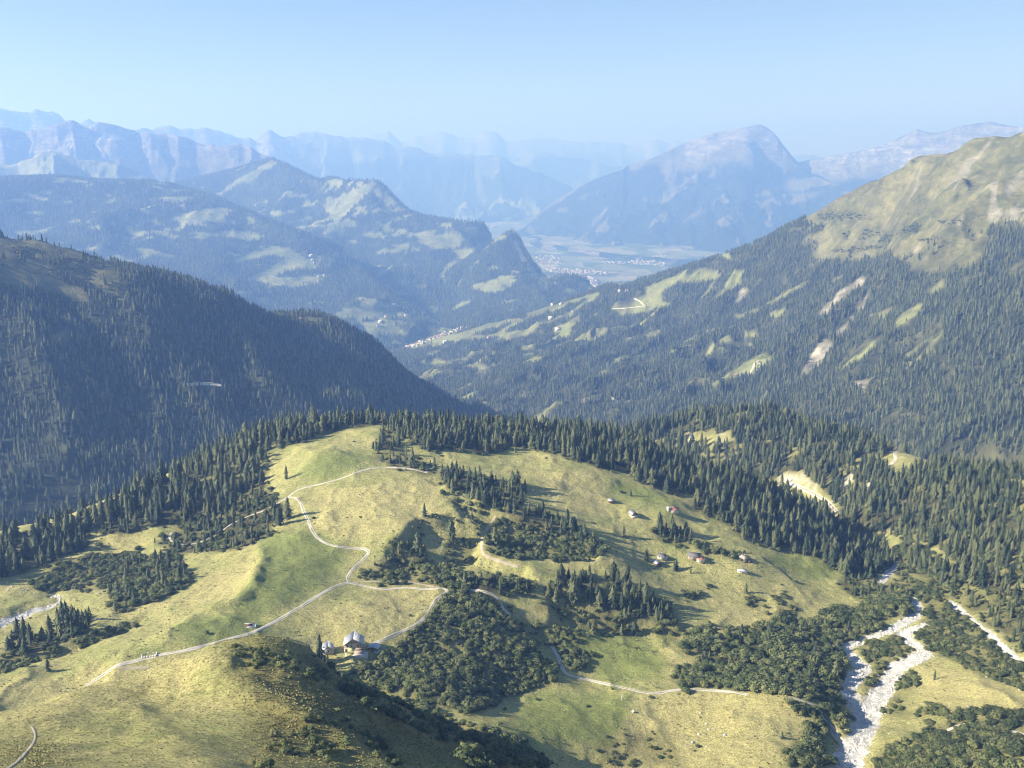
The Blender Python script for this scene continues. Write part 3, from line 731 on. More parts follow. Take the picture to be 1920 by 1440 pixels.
C_OPEN = [c3(p) for p in (
 [(420,1075),(560,1030),(600,1010),(800,895),(825,905),(640,1010),(600,1030),(440,1095)],[(600,1075),(690,1030),(695,1060),(640,1100)],[(905,895),(1000,850),(990,875),(930,910)],
 [(1110,1080),(1240,1030),(1250,1060),(1200,1098),(1150,1092)],[(1240,1110),(1300,1060),(1390,1005),(1395,1040),(1310,1115),(1280,1140)],[(280,1440),(380,1380),(480,1320),(560,1265),(660,1290),(600,1320),(540,1375),(420,1402),(330,1445)],
 [(480,1160),(540,1140),(545,1190),(490,1195)],[(370,920),(450,890),(485,900),(420,940)],[(530,900),(580,880),(570,915)],[(100,900),(200,870),(355,838),(345,890),(200,915)],[(-40,930),(40,900),(130,880),(130,920),(30,960),(50,1000),(110,1010),(-40,1065)],
 [(340,760),(410,750),(415,795),(370,782)],[(500,710),(545,690),(520,725)],[(1410,960),(1500,888),(1515,922),(1440,972)],[(1170,860),(1200,880),(1180,900)])] + [c2(p) for p in (
 [(1200,1130),(1330,1080),(1345,1110),(1290,1150),(1280,1180),(1200,1208)],[(1090,1130),(1270,1063),(1285,1078),(1120,1135)],[(1050,1062),(1200,1018),(1430,952),(1445,968),(1300,1012),(1200,1052),(1060,1090)],[(1490,915),(1560,890),(1645,882),(1610,908),(1540,925)],
 [(1490,1045),(1520,1008),(1640,988),(1680,930),(1755,958),(1765,1000),(1815,1020),(1700,1055),(1560,1085)],[(630,1185),(760,1150),(900,1098),(1045,1085),(930,1132),(780,1172),(860,1180),(1040,1148),(1045,1182),(900,1194),(780,1204),(700,1210)],
 [(370,1200),(480,1150),(650,1138),(760,1125),(650,1195),(500,1240),(400,1250)],[(550,1325),(590,1288),(665,1310),(640,1345)],[(650,1322),(800,1278),(770,1312),(680,1335)],[(640,1372),(820,1318),(885,1350),(850,1385),(780,1352)],
 [(1680,930),(1760,890),(1830,870),(1920,860),(1920,890),(1800,920)],[(690,1030),(740,1000),(790,1000),(740,1035)],[(840,1130),(960,1090),(970,1105),(870,1140)],[(500,1310),(560,1300),(540,1340)])]
C_ROCK = [c3(p) for p in ([(870,1065),(960,955),(1080,868),(1112,880),(1080,935),(980,985),(900,1075)],[(425,1015),(470,928),(502,940),(455,1012)],[(820,1280),(880,1195),(950,1210),(880,1330),(780,1390),(770,1370)],[(1050,1050),(1100,970),(1120,980),(1080,1060)],[(930,1170),(1010,1110),(1040,1070),(1060,1080),(980,1180)],
 [(1800,440),(1860,390),(1920,320),(1920,400),(1850,450)],[(1340,730),(1380,715),(1390,740),(1350,745)],[(680,885),(705,880),(700,895)])] + [[(1140,745),(1165,752),(1185,750),(1178,760),(1150,756)],[(1090,755),(1100,740),(1095,765)],[(1590,720),(1640,705),(1620,735)]]
pxC, pyC = LC.pix()
jC = fbm(LC.x / 40, LC.y / 40, 3, 43) * 5; jC2 = fbm(LC.x / 40, LC.y / 40, 3, 44) * 3
def strips(x, y, px, py):
    u = x * 0.9 + y * 0.43; v = -x * 0.43 + y * 0.9
    m = fbm(u / 210, v / 60, 4, 571) + 0.25 * fbm(x / 400, y / 400, 2, 573)
    lim = np.interp(px, [820, 1000, 1250, 1450, 1650], [0.12, 0.16, 0.30, 0.42, 0.5]) + 0.25 * sstep(660, 740, py)
    return (m > lim) & (py > 505)
opC = inany(pxC + jC, pyC + jC2, C_OPEN) | strips(LC.x, LC.y, pxC, pyC); rkC = inany(pxC + jC, pyC + jC2, C_ROCK)
wdC = inany(pxC + jC * 2.6, pyC + jC2 * 2.6, C_WOOD) & ~opC & ~rkC
scC = inany(pxC + jC, pyC + jC2, C_SCRUB)
print('scrub', int(scC.sum()))
crag = sstep(0.60, 0.72, ridged(LC.x / 160, LC.y / 160, 4, 33)) * (pyC < 420) * (pxC > 1640)
LC.build('mountain_slope', M_slope, {'wood': np.clip(blur(wdC.astype(float), 1) * (0.55 + 0.45 * sstep(-0.3, 0.1, fbm(LC.x / 70, LC.y / 70, 3, 53))) + blur(scC.astype(float), 2) * 0.75 + 0.38 * sstep(0.0, 0.35, fbm(LC.x / 120, LC.y / 120, 5, 57)), 0, 1), 'rock': np.clip(blur(rkC.astype(float), 1) * (0.35 + 0.65 * sstep(-0.1, 0.3, fbm(LC.x / 25, LC.y / 25, 3, 58))) + crag * 0.6, 0, 1), 'lea': blur(opC.astype(float), 1) * (0.4 + 0.6 * sstep(-0.3, 0.3, fbm(LC.x / 200, LC.y / 200, 3, 59)))})
tag(bpy.data.objects['mountain_slope'], 'long mountain slope, dry grass above and dark spruce wood below', 'mountain', kind='structure')

# ------------------------------------------------------------------ mid-distance hills with meadows (D)
def under_sky(z, T, R, sky, slack=0.0006):
    """ground in front of a crest line stays below that line"""
    a = [ray(p[0], p[1]) for p in sky]; th = np.array([float(q[0]) for q in a]); e = np.array([float(q[1]) for q in a]); d = np.array([p[2] for p in sky], float)
    o = np.argsort(th); es = np.interp(T, th[o], e[o]); ds = np.interp(T, th[o], d[o])
    lim = CZ + (es - slack * sstep(0, 0.05, 1 - R / ds)) * R
    return np.where((R < ds * 0.999) & (T > th.min()) & (T < th.max()), np.minimum(z, lim), z)
def hill(name, label, sky, pts, a0, a1, nt, r0, r1, nr, c, amp, wl, opens, seed, back=(500, -220, 2000, -900), rockp=(), mat=None, minwood=True, spar=0.0):
    P = dens(sky, 18) + behind(dens(sky, 50), back[0], back[1]) + behind(dens(sky, 80), back[2], back[3]) + pts
    f = RBF(ctrl(P), c=c)
    sx = [p[0] for p in sky]; sy = [p[1] for p in sky]
    def zf(x, y, T, R):
        z = f(x, y)
        px, py = project(x, y, z)
        k = sstep(0, 22, py - np.interp(px, sx, sy))
        g = ridged(x / wl + fbm(x / wl, y / wl, 3, seed) * 0.4, y / (wl * 2.2), 4, seed + 3)
        return under_sky(z + ((g - 0.70) * amp + fbm(x / (wl * 0.3), y / (wl * 0.3), 4, seed + 9) * amp * 0.25) * k, T, R, sky)
    L = Land(deg_range(a0, a1, nt), np.linspace(r0, r1, nr), zf); L.finish()
    px, py = L.pix()
    j = fbm(L.x / 120, L.y / 120, 4, seed + 5) * 6
    op = inany(px + j, py + j * 0.5, opens)
    patch = (fbm(L.x / 150, L.y / 110, 4, seed + 21) + 0.3 * fbm(L.x / 900, L.y / 900, 2, seed + 23)) > (0.34 - spar)
    L.wood = (~op & ~patch).astype(float)
    rk = inany(px + j * 0.4, py + j * 0.3, list(rockp)).astype(float)
    L.rock = rk
    L.wood *= (1 - rk)
    o = L.build(name, mat or M_far, {'wood': L.wood * (0.75 + 0.25 * vnoise(L.x / 60, L.y / 60, 4)), 'rock': blur(rk, 1)})
    tag(o, label, 'mountain', kind='structure')
    return L
D1_OPEN = [c1(p) for p in ([(1190,900),(1400,830),(1480,835),(1600,900),(1630,945),(1500,950),(1440,970),(1390,1005),(1315,1000),(1330,960),(1420,920),(1460,880),(1380,870),(1230,915)],[(1260,992),(1480,982),(1700,975),(1640,1012),(1480,1045),(1380,1035)],[(870,685),(1040,635),(1150,625),(1155,650),(1235,725),(1100,702),(1000,692),(930,712)],
 [(815,578),(1005,570),(930,602),(860,602)],[(110,562),(265,536),(255,556),(140,572)],[(-200,600),(0,590),(255,570),(245,592),(30,608)],[(840,530),(965,533),(900,548)],[(95,652),(220,642),(235,668),(140,662)],[(1030,772),(1200,742),(1365,775),(1280,798),(1130,774)],[(515,605),(625,582),(560,612)],[(80,762),(305,722),(170,772),(90,782)],
 [(420,830),(520,828),(710,922),(550,892)],[(470,540),(590,530),(540,548)],[(240,495),(320,492),(310,502)],[(380,510),(480,505),(470,518)],[(760,500),(870,497),(850,512)],[(1580,880),(1650,880),(1640,940)])] + [c2(p) for p in ([(95,1062),(240,985),(385,1018),(395,1052),(445,1072),(300,1092),(180,1085)],[(170,1112),(330,1088),(450,1165),(300,1175),(330,1200),(250,1190)],[(110,740),(180,735),(360,822),(340,845),(240,865),(180,800)],[(390,985),(540,1020),(530,1030),(440,1010)])]
LD1 = hill('hill', 'dark forested hill with pale meadows across the valley', [(-300,325,11800),(-150,328,11600),(0,335,11500),(109,331,11200),(182,339,11000),(292,341,10800),(317,346,10700),(365,359,10400),(401,368,10200),(438,386,10000),(492,408,9650),(547,430,9300),(613,450,9000),(638,463,8800),(675,503,8400),(700,525,8100),(760,570,7600),(830,606,7200),(900,640,6900)],
 [(0,420,8500),(200,420,8500),(350,450,8200),(480,480,7900),(550,530,7500),(300,520,7000),(100,480,7000),(620,600,6700),(700,610,6700),(-250,480,7000),(0,560,5800),(300,600,5800),(500,640,5800),(720,630,6600),(800,628,6700),(660,560,7200),(-250,600,5500),('z',500,4500,-1180),('z',0,4200,-1000),('z',800,5600,-1150)],
 -38, 0, 420, 4300, 14000, 300, 25.0, 150.0, 900.0, D1_OPEN, 101)
D2_OPEN = [c2(p) for p in ([(25,575),(60,505),(150,435),(272,380),(272,430),(200,482),(150,535),(80,595)],[(92,602),(150,576),(200,600),(170,624)],[(495,695),(540,658),(700,646),(780,615),(835,640),(700,725),(600,735)],[(355,712),(455,697),(440,745)],[(690,745),(890,686),(890,710),(780,752),(650,855),(640,885),(660,925),(640,905),(615,870),(650,810),(720,772)],
 [(0,640),(70,610),(80,640),(20,670)],[(590,600),(690,600),(650,625)])] + [c1([(1110,560),(1230,480),(1400,385),(1440,400),(1250,500),(1130,570)]), c1([(1380,660),(1440,640),(1470,660),(1420,680)]), c1([(1550,685),(1610,672),(1600,692)]), c1([(1650,620),(1740,610),(1700,660)])]
LD2 = hill('ridge_mountain', 'forested ridge with a steep grassy peak behind the meadow hill', [(300,352,12800),(380,332,12600),(440,318,12400),(480,306,12300),(507,297,12200),(525,300,12000),(547,313,11800),(583,331,11500),(598,339,11400),(620,333,11200),(638,335,11000),(693,339,10500),(702,337,10500),(720,346,10450),(746,375,10400),(771,397,10300),(797,406,10200),(833,411,10000),(870,417,9900),(903,416,9800),(914,426,9780),(921,444,9760),(930,475,9750),(945,510,9700),(980,560,9600)],
 [(600,400,10500),(560,380,10800),(450,370,11500),(650,440,9700),(700,420,9800),(780,450,9400),(850,470,9200),(750,510,8500),(820,540,8200),(650,500,9000),(900,480,9000),(850,590,7300),(780,600,7300),('z',300,9500,-900),('z',500,8600,-1000),('z',700,7000,-1150),('z',900,6800,-1160)],
 -24, 3, 420, 6600, 15000, 260, 18.0, 150.0, 700.0, D2_OPEN, 131)
D3_OPEN = [c2(p) for p in ([(765,925),(860,908),(920,868),(1025,866),(960,902),(995,920),(930,955),(840,955)],[(1040,872),(1150,846),(1135,874)],[(655,1052),(740,998),(795,998),(740,1035)],[(640,850),(720,775),(790,745),(760,790),(690,880)])]
LD3 = hill('rocky_knob', 'steep pointed wooded knob above the valley mouth', [(800,600,8000),(840,560,8200),(880,500,8500),(905,470,8600),(928,449,8700),(950,437,8700),(958,433,8700),(966,433,8700),(976,448,8700),(986,470,8700),(1001,495,8600),(1016,510,8500),(1027,528,8400),(1038,522,8100),(1059,517,8000),(1085,517,8000),(1103,525,8000),(1112,540,8000),(1130,560,7900),(1180,600,7900)],
 [(960,500,8200),(900,540,8000),(940,530,7800),(1000,535,7800),(1000,560,7400),(900,580,7400),(1060,550,7400),(960,590,6900),(860,605,7000),('z',800,6700,-1170),('z',1000,6400,-1180),('z',1150,6700,-1180)],
 -7, 9, 300, 6300, 11000, 190, 10.0, 90.0, 500.0, D3_OPEN, 151, back=(260, -200, 1000, -700), rockp=[c2([(990,700),(1010,670),(1030,720),(1070,800),(1040,800)])])

# ------------------------------------------------------------------ far mountains
def massif(name, label, sky, base, front_len, back_len, nt, nr, amp, seed, treeline, rockline, mat, spur_wl=9.0, skew=2.2, extra=None, pw=0.85):
    """A mountain chain: crest line at its own distances, spurs running down in front, back side falling away."""
    sx = np.array([p[0] for p in sky], float)
    crest = [P3(*p) for p in sky]
    cth = np.array([math.atan2(c[0], c[1]) for c in crest]); cr = np.array([p[2] for p in sky], float); cz = np.array([c[2] for c in crest])
    th = np.linspace(cth[0], cth[-1], nt)
    r0 = np.interp(th, cth, cr); z0 = np.interp(th, cth, cz)
    u = np.concatenate([-np.linspace(1, 0, nr) ** 1.15, np.linspace(0, 1, nr // 3)[1:] ** 1.2])
    T, U = np.meshgrid(th, u, indexing='ij')
    R = np.where(U < 0, r0[:, None] + U * front_len, r0[:, None] + U * back_len)
    x = R * np.sin(T); y = R * np.cos(T)
    t = np.abs(U)
    span = np.degrees(T) * spur_wl / 10 * 0.6
    sp = ridged(span + skew * U * 0.8 + fbm(span * 0.7, U * 3, 3, seed) * 0.45, U * 0.9 + 3, 4, seed + 1)
    wl = amp * 1.9
    sp = 0.16 * sp + 0.84 * ridged(x / wl + fbm(x / wl, y / wl, 3, seed + 40) * 0.5, y / (wl * 1.5), 5, seed + 2) + 0.08
    prof = t ** pw
    zb = CZ + base
    z = z0[:, None] + (zb - z0[:, None]) * prof + (ridged(x / (amp * 0.55), y / (amp * 0.55), 4, seed + 60) - 0.5) * amp * 0.13 * np.clip(1 - t * 5, 0, 1)
    # spurs run down from the summits, gullies from the saddles
    deg = np.degrees(th); w_ = np.exp(-((deg[:, None] - deg[None]) / 1.3) ** 2); prom = z0 - (w_ @ z0) / w_.sum(1)
    dg = np.degrees(T) - 0.9 * skew / 2.2 * t + 0.35 * fbm(np.degrees(T) * 0.8, t * 4, 3, seed + 90)
    z = z + np.interp(dg, deg, prom) * 3.6 * np.exp(-t * 3.2) * sstep(0.0, 0.08, t) - np.abs(prom).mean() * 2.2 * sstep(0.0, 0.08, t) * np.exp(-t * 3.2)
    # gentler away from the spurs: valleys cut in, crest untouched
    k = (0.25 * sstep(0.0, 0.02, t) + 0.75 * sstep(0.0, 0.14, t)) * sstep(1.02, 0.75, t)
    z = z + (sp - 0.98) * amp * k
    z = z + (fbm(x / (amp * 0.7), y / (amp * 0.7), 5, seed + 7) - 0.5) * amp * 0.34 * k
    z = z + (ridged(x / (amp * 0.42) + fbm(x / amp, y / amp, 2, seed + 80), y / (amp * 0.5), 4, seed + 81) - 0.85) * amp * 0.34 * k
    if extra is not None:
        z = extra(x, y, z, T, U)
    idx = np.arange(z.size).reshape(z.shape)
    q = np.stack([idx[:-1, :-1], idx[1:, :-1], idx[1:, 1:], idx[:-1, 1:]], -1).reshape(-1, 4)
    me = mesh_arrays(name, np.stack([x, y, z], -1).reshape(-1, 3), quads=q); smooth(me)
    h = z - CZ + fbm(x / 700, y / 700, 4, seed + 13) * 170
    wood = sstep(treeline + 60, treeline - 60, h)
    wood = wood * (fbm(x / 500, y / 420, 4, seed + 15) < 0.30)
    rock = np.clip(sstep(rockline - 220, rockline + 220, h + (sp - 0.5) * 500), 0, 1)
    fattr(me, 'wood', wood * 1.0); fattr(me, 'rock', rock)
    o = put(name, me, mat)
    tag(o, label, 'mountain', kind='structure')
    return o
massif('mountain', 'sunlit grassy ridge below the rocky peaks', [(-250,300,13600),(-100,296,13500),(0,308,13400),(33,306,13400),(60,293,13300),(77,285,13300),(98,282,13300),(120,289,13250),(153,300,13200),(190,301,13200),(219,308,13100),(255,320,13100),(292,337,13000),(340,360,13000),(420,400,13000)], -900, 3600, 2500, 260, 70, 260, 201, -330, 900, M_far, 9.0)
massif('peak_range', 'row of grey rocky peaks with shaded east faces', [(-300,262,16500),(-150,240,16300),(-60,245,16200),(0,234,16000),(25,240,16000),(50,246,16000),(78,236,15900),(105,226,15800),(120,221,15800),(135,218,15800),(153,231,15800),(165,237,15800),(173,233,15800),(186,229,15800),(200,229,15800),(216,231,15800),(233,237,15800),(250,243,15800),(262,249,15800),(281,247,15700),(300,243,15700),(314,243,15700),(332,247,15600),(350,251,15600),(365,258,15600),(386,266,15500),(401,269,15400),(430,266,15300),(445,263,15300),(456,264,15300),(470,269,15200),(485,280,15200),(507,289,15100),(540,305,15000),(580,327,15000),(640,345,15000),(720,375,15000)],
       -900, 4800, 3500, 480, 130, 820, 211, -420, -60, M_rock, 8.0, 3.0, pw=0.92)
massif('snow_range', 'far pale peaks with snow streaks at the upper left', [(-300,215,24000),(-120,205,24000),(0,198,24000),(22,204,24000),(47,209,24000),(69,207,24000),(90,210,24000),(109,213,24000),(118,221,24000),(140,235,24000),(153,227,24000),(168,222,24000),(175,229,24000),(200,245,24000),(285,243,24500),(300,236,24500),(318,232,24500),(340,240,24500),(365,243,24500),(385,237,24500),(410,243,24500),(440,256,24500),(480,262,24500),(495,246,24500),(510,244,24500),(530,255,24500),(600,270,24500)], -900, 6000, 4000, 300, 70, 800, 221, -700, -200, M_rock, 8.0)
massif('blue_range', 'broad hazy mountain chain left of the valley gap', [(380,300,26000),(430,285,26000),(474,267,26000),(518,257,26000),(554,249,26000),(575,248,26000),(591,247,26000),(627,253,26000),(655,258,26000),(670,256,26000),(684,253,26000),(709,260,26000),(738,275,26000),(775,278,26000),(804,286,26000),(851,287,26000),(892,293,26000),(939,295,26000),(965,309,26000),(994,320,26000),(1030,328,26000),(1048,338,26000),(1070,350,26000),(1110,372,26000),(1180,420,26000)], -1480, 5200, 6000, 300, 80, 900, 231, -120, 350, M_far, 8.0)
massif('faint_range', 'very faint hazy peaks in the middle of the horizon', [(640,275,38000),(706,252,38000),(728,246,38000),(753,263,38000),(790,255,38000),(815,249,38000),(833,246,38000),(855,255,38000),(892,253,38000),(914,247,38000),(923,245,38000),(932,248,38000),(950,262,38000),(1001,260,38000),(1040,262,38000),(1074,260,38000),(1129,266,38000),(1161,262,38000),(1183,272,38000),(1205,266,38000),(1220,259,38000),(1234,256,38000),(1249,262,38000),(1278,264,38000),(1320,275,38000),(1420,285,38000),(1520,292,38000),(1600,300,38000)], -1480, 9000, 8000, 300, 50, 1400, 241, -100, 300, M_far, 8.0)
massif('side_range', 'faint blue ridge closing the valley behind the town', [(880,330,33000),(920,312,33000),(965,296,33000),(1001,286,33000),(1037,289,33000),(1074,297,33000),(1129,306,33000),(1161,313,33000),(1220,325,33000),(1300,340,33000)], -1480, 8000, 6000, 200, 50, 900, 251, 0, 500, M_far, 8.0)
massif('cliff_range', 'pale limestone cliff range at the right horizon', [(1440,330,20000),(1493,303,20000),(1523,296,20000),(1544,297,20000),(1585,286,20000),(1621,278,20000),(1645,272,20000),(1665,267,20000),(1680,260,20000),(1694,255,20000),(1705,249,20000),(1720,246,20000),(1748,247,20000),(1774,244,20000),(1788,240,20000),(1803,235,20000),(1820,234,20000),(1836,232,20000),(1850,231,20000),(1862,229,20000),(1878,231,20000),(1894,234,20000),(1920,232,20000),(2020,225,20000),(2200,230,20000),(2350,260,20000)],
       -1480, 4600, 4000, 380, 120, 700, 261, -500, -250, M_pale, 11.0, 0.6, pw=0.62)

# the big peak across the main valley (F)
skyF = [(930,452,21000),(985,425,20700),(1001,408,20600),(1037,379,20500),(1074,357,20500),(1092,346,20500),(1129,331,20500),(1169,317,20500),(1176,309,20500),(1220,297,20500),(1256,282,20400),(1286,266,20300),(1344,247,20000),(1395,239,19800),(1410,236,19750),(1419,235,19700),(1431,238,19700),(1446,251,19700),(1456,258,19700),(1461,264,19700),(1464,277,19700),(1475,287,19700),(1486,300,19700),(1493,309,19700),(1508,317,19700),(1534,328,19600),(1566,344,19500),(1603,348,19600),(1650,352,19800),(1720,370,20000),(1850,410,20000),(2100,440,20000)]
PF = dens(skyF, 16) + behind(dens(skyF, 50), 900, -500) + behind(dens(skyF, 80), 3500, -1300) + [
 (1000,450,18500),(1060,478,15800),(1150,482,15000),(1250,487,14600),(1350,482,14500),(1500,482,14500),(1700,482,14500),(2000,482,14500),(1100,400,18000),(1200,380,18000),(1250,330,19000),(1330,300,18900),(1417,251,19350),(1402,277,18900),(1393,297,18500),(1375,330,17700),(1430,275,19570),(1440,300,19380),(1432,322,19050),(1460,320,19470),(1484,332,19320),(1422,348,18400),(1480,370,17500),(1530,352,18400),(1560,400,17000),(1400,420,16200),(1250,430,16500),(1420,380,16800),(1360,275,19300),(1300,320,18600),
 (1150,440,16500),(1060,440,17200),('z',1000,15500,-1500),('z',1200,13800,-1500),('z',1500,13600,-1500),('z',1900,13600,-1500),('z',950,19500,-1500)]
rbfF = RBF(ctrl(PF), c=12.0)
_fx = [p[0] for p in skyF]; _fy = [p[1] for p in skyF]
def zF(x, y, T, R):
    z = rbfF(x, y)
    px, py = project(x, y, z)
    k = 0.2 * sstep(0, 4, py - np.interp(px, _fx, _fy)) + 0.8 * sstep(0, 30, py - np.interp(px, _fx, _fy))
    u = x * 0.55 + y * 0.83; v = x * 0.83 - y * 0.55
    g = ridged(v / 1700 + fbm(x / 1500, y / 1500, 3, 301) * 0.5, u / 5200, 4, 303)
    s = sstep(-1450, -1300, z - CZ)
    return under_sky(z + ((g - 0.85) * 420 + (fbm(x / 420, y / 420, 5, 305) - 0.4) * 100 + (ridged(x / 700, y / 700, 5, 311) - 0.8) * 240 + (ridged(x / 260, y / 260, 4, 313) - 0.8) * 170) * k * s, T, R, skyF)
LF = Land(deg_range(-3, 31, 480), np.concatenate([np.linspace(13400, 21200, 300), np.linspace(21300, 24500, 20)]), zF); LF.finish()
pxF, pyF = LF.pix()
jF = fbm(LF.x / 500, LF.y / 500, 4, 307)
hF = LF.z - CZ + jF * 260
treeF = sstep(-150, -330, hF)
patchF = fbm(LF.x / 420, LF.y / 380, 4, 309) > 0.34
F_OPEN = [c3(p) for p in ([(510,470),(600,420),(680,380),(850,360),(970,400),(840,420),(780,440),(700,420),(640,450)],[(550,500),(700,450),(900,440),(760,500),(600,520)],[(340,590),(470,540),(480,560),(360,620)],[(160,600),(220,540),(310,530),(230,560)],[(20,560),(110,540),(60,570)])] + [c2(p) for p in ([(1210,530),(1260,515),(1270,530),(1230,545)],[(1420,450),(1440,425),(1430,460)],[(1320,470),(1380,440),(1360,480)],[(1650,470),(1750,480),(1680,490)])]
F_BARE = [c2(p) for p in ([(1125,740),(1150,705),(1190,700),(1220,735),(1210,755)],[(1260,775),(1280,720),(1340,705),(1400,740),(1440,750),(1430,775),(1340,785)])]
opF = inany(pxF + jF * 6, pyF + jF * 4, F_OPEN)
rkF = np.clip(inany(pxF, pyF, F_BARE) + sstep(-60, 240, hF + jF * 250) + inpoly(pxF, pyF, c3([(480,260),(540,140),(560,90),(640,130),(680,200),(760,300),(640,320),(560,260)])) * 0.35, 0, 1)
LF.build('great_peak', M_rock, {'wood': treeF * ~opF * ~patchF * (1 - inany(pxF, pyF, F_BARE)), 'rock': blur(rkF, 1)})
tag(bpy.data.objects['great_peak'], 'great hazy peak with a cliffed summit across the main valley', 'mountain', kind='structure')

# ------------------------------------------------------------------ main valley floor, out to the horizon
def plain_land():
    m, nt, b = new_mat('valley_fields'); t = NT(nt)
    pos = t.pos()
    v = t.n.new('ShaderNodeTexVoronoi'); v.inputs['Scale'].default_value = 0.0035
    nt.links.new(t.mapv(pos, (1.0, 0.45, 1), (0, 0, 0.35)), v.inputs['Vector'])
    sep = t.n.new('ShaderNodeSeparateColor'); nt.links.new(v.outputs['Color'], sep.inputs[0])
    c = t.ramp(sep.outputs[0], [(0.0, (0.08, 0.12, 0.045)), (0.35, (0.17, 0.19, 0.075)), (0.6, (0.36, 0.32, 0.2)), (0.85, (0.12, 0.16, 0.06)), (1.0, (0.42, 0.40, 0.30))])
    w = t.ramp(t.noise(0.0016, 5, 0.7), [(0.52, 0.0), (0.6, 1.0)])
    c = t.mix(t.math('MULTIPLY', w, 0.8), c, (0.035, 0.05, 0.03))
    nt.links.new(c, b.inputs['Base Color'])
    th = deg_range(-60, 60, 61); r = np.concatenate([np.linspace(3500, 26000, 60), np.linspace(28000, 48500, 10)])
    L = Land(th, r, lambda x, y, T, R: np.full(x.shape, CZ - 1478.0) + fbm(x / 900, y / 900, 3, 401) * 12)
    o = L.build('valley_floor', m)
    tag(o, 'flat valley floor with fields and villages far below', 'valley', kind='structure')
    L.finish(); return L
LP = plain_land()
# ------------------------------------------------------------------ plants: shapes
def leaf_material(name, lo, mid, hi, nscale=0.4, rnd=0.6):
    m, nt, b = new_mat(name); t = NT(nt)
    oi = nt.nodes.new('ShaderNodeObjectInfo')
    n = t.noise(nscale, 3, 0.6)
    f = t.math('ADD', t.math('MULTIPLY', oi.outputs['Random'], rnd), t.math('MULTIPLY', n, 1.0 - rnd * 0.5))
    c = t.ramp(f, [(0.25, lo), (0.6, mid), (0.95, hi)])
    nt.links.new(c, b.inputs['Base Color'])
    b.inputs['Roughness'].default_value = 0.75
    b.inputs['Specular IOR Level'].default_value = 0.25
    return m
M_spruce = leaf_material('spruce_needles', (0.028, 0.044, 0.024), (0.054, 0.074, 0.038), (0.12, 0.135, 0.062), 0.25, 0.95)
M_bark = plain('bark', (0.10, 0.075, 0.055), 0.95, 0.3, 2.0)
M_alder = leaf_material('alder_leaves', (0.045, 0.064, 0.024), (0.085, 0.110, 0.040), (0.17, 0.185, 0.07), 0.3, 0.85)
M_pine = leaf_material('dwarf_pine_needles', (0.036, 0.052, 0.022), (0.065, 0.085, 0.034), (0.13, 0.14, 0.055), 0.3, 0.85)
M_heath = leaf_material('heath_tufts', (0.10, 0.105, 0.036), (0.20, 0.19, 0.066), (0.36, 0.33, 0.125), 0.5)

def spruce_mesh(seed, tiers=11, w=0.15, lod=0):
    """Spruce of unit height: drooping whorls of ragged boughs round a thin trunk."""
    r = random.Random(seed); V = []; T = []
    def add(a, b, c):
        n = len(V); V.extend((a, b, c)); T.append((n, n + 1, n + 2))
    for k in range(tiers):
        f = k / (tiers - 1)
        z = 0.07 + 0.86 * f ** 0.92
        rad = w * (1 - f) ** 0.62 * r.uniform(0.66, 1.22) * (0.80 + 0.20 * min(1, f * 4)) + 0.012
        m = (9 if f < 0.5 else 7) if lod == 0 else (6 if f < 0.6 else 5)
        ph = r.uniform(0, 6.28); hgt = 0.86 / tiers * 1.75
        tilt = (r.uniform(-.01, .01), r.uniform(-.01, .01))
        for i in range(m):
            a = ph + i * 6.2832 / m + r.uniform(-.2, .2)
            if r.random() < 0.06: continue
            L = rad * r.uniform(0.6, 1.25); da = 3.1416 / m * r.uniform(0.75, 1.1)
            tip = (L * math.cos(a) + tilt[0], L * math.sin(a) + tilt[1], z - L * r.uniform(0.25, 0.55))
            ap = (0, 0, z + hgt * r.uniform(0.8, 1.1))
            l = (0.72 * L * math.cos(a - da), 0.72 * L * math.sin(a - da), z - 0.1 * L)
            q = (0.72 * L * math.cos(a + da), 0.72 * L * math.sin(a + da), z - 0.1 * L)
            add(ap, l, tip); add(ap, tip, q)
            if lod == 0 and r.random() < 0.8:
                u = (0, 0, z - hgt * 0.3)
                add(u, tip, l if r.random() < .5 else q)
    add((0.008, 0, 0.90), (-0.008, 0.004, 0.90), (0, 0, 1.0)); add((0, 0.008, 0.90), (0.002, -0.008, 0.90), (0, 0, 1.0))
    return mesh_arrays('spruce_crown', np.array(V), tris=np.array(T))
def trunk_mesh(name='spruce_trunk', h=0.55, r0=0.016, r1=0.005, n=6):
    co = []; q = []
    for k, (z, rr) in enumerate(((-0.06, r0 * 1.3), (0.02, r0), (h * 0.5, (r0 + r1) / 2), (h, r1))):
        for i in range(n):
            a = i * 6.2832 / n; co.append((rr * math.cos(a), rr * math.sin(a), z))
    for k in range(3):
        for i in range(n):
            q.append((k * n + i, k * n + (i + 1) % n, (k + 1) * n + (i + 1) % n, (k + 1) * n + i))
    return mesh_arrays(name, np.array(co), quads=np.array(q))
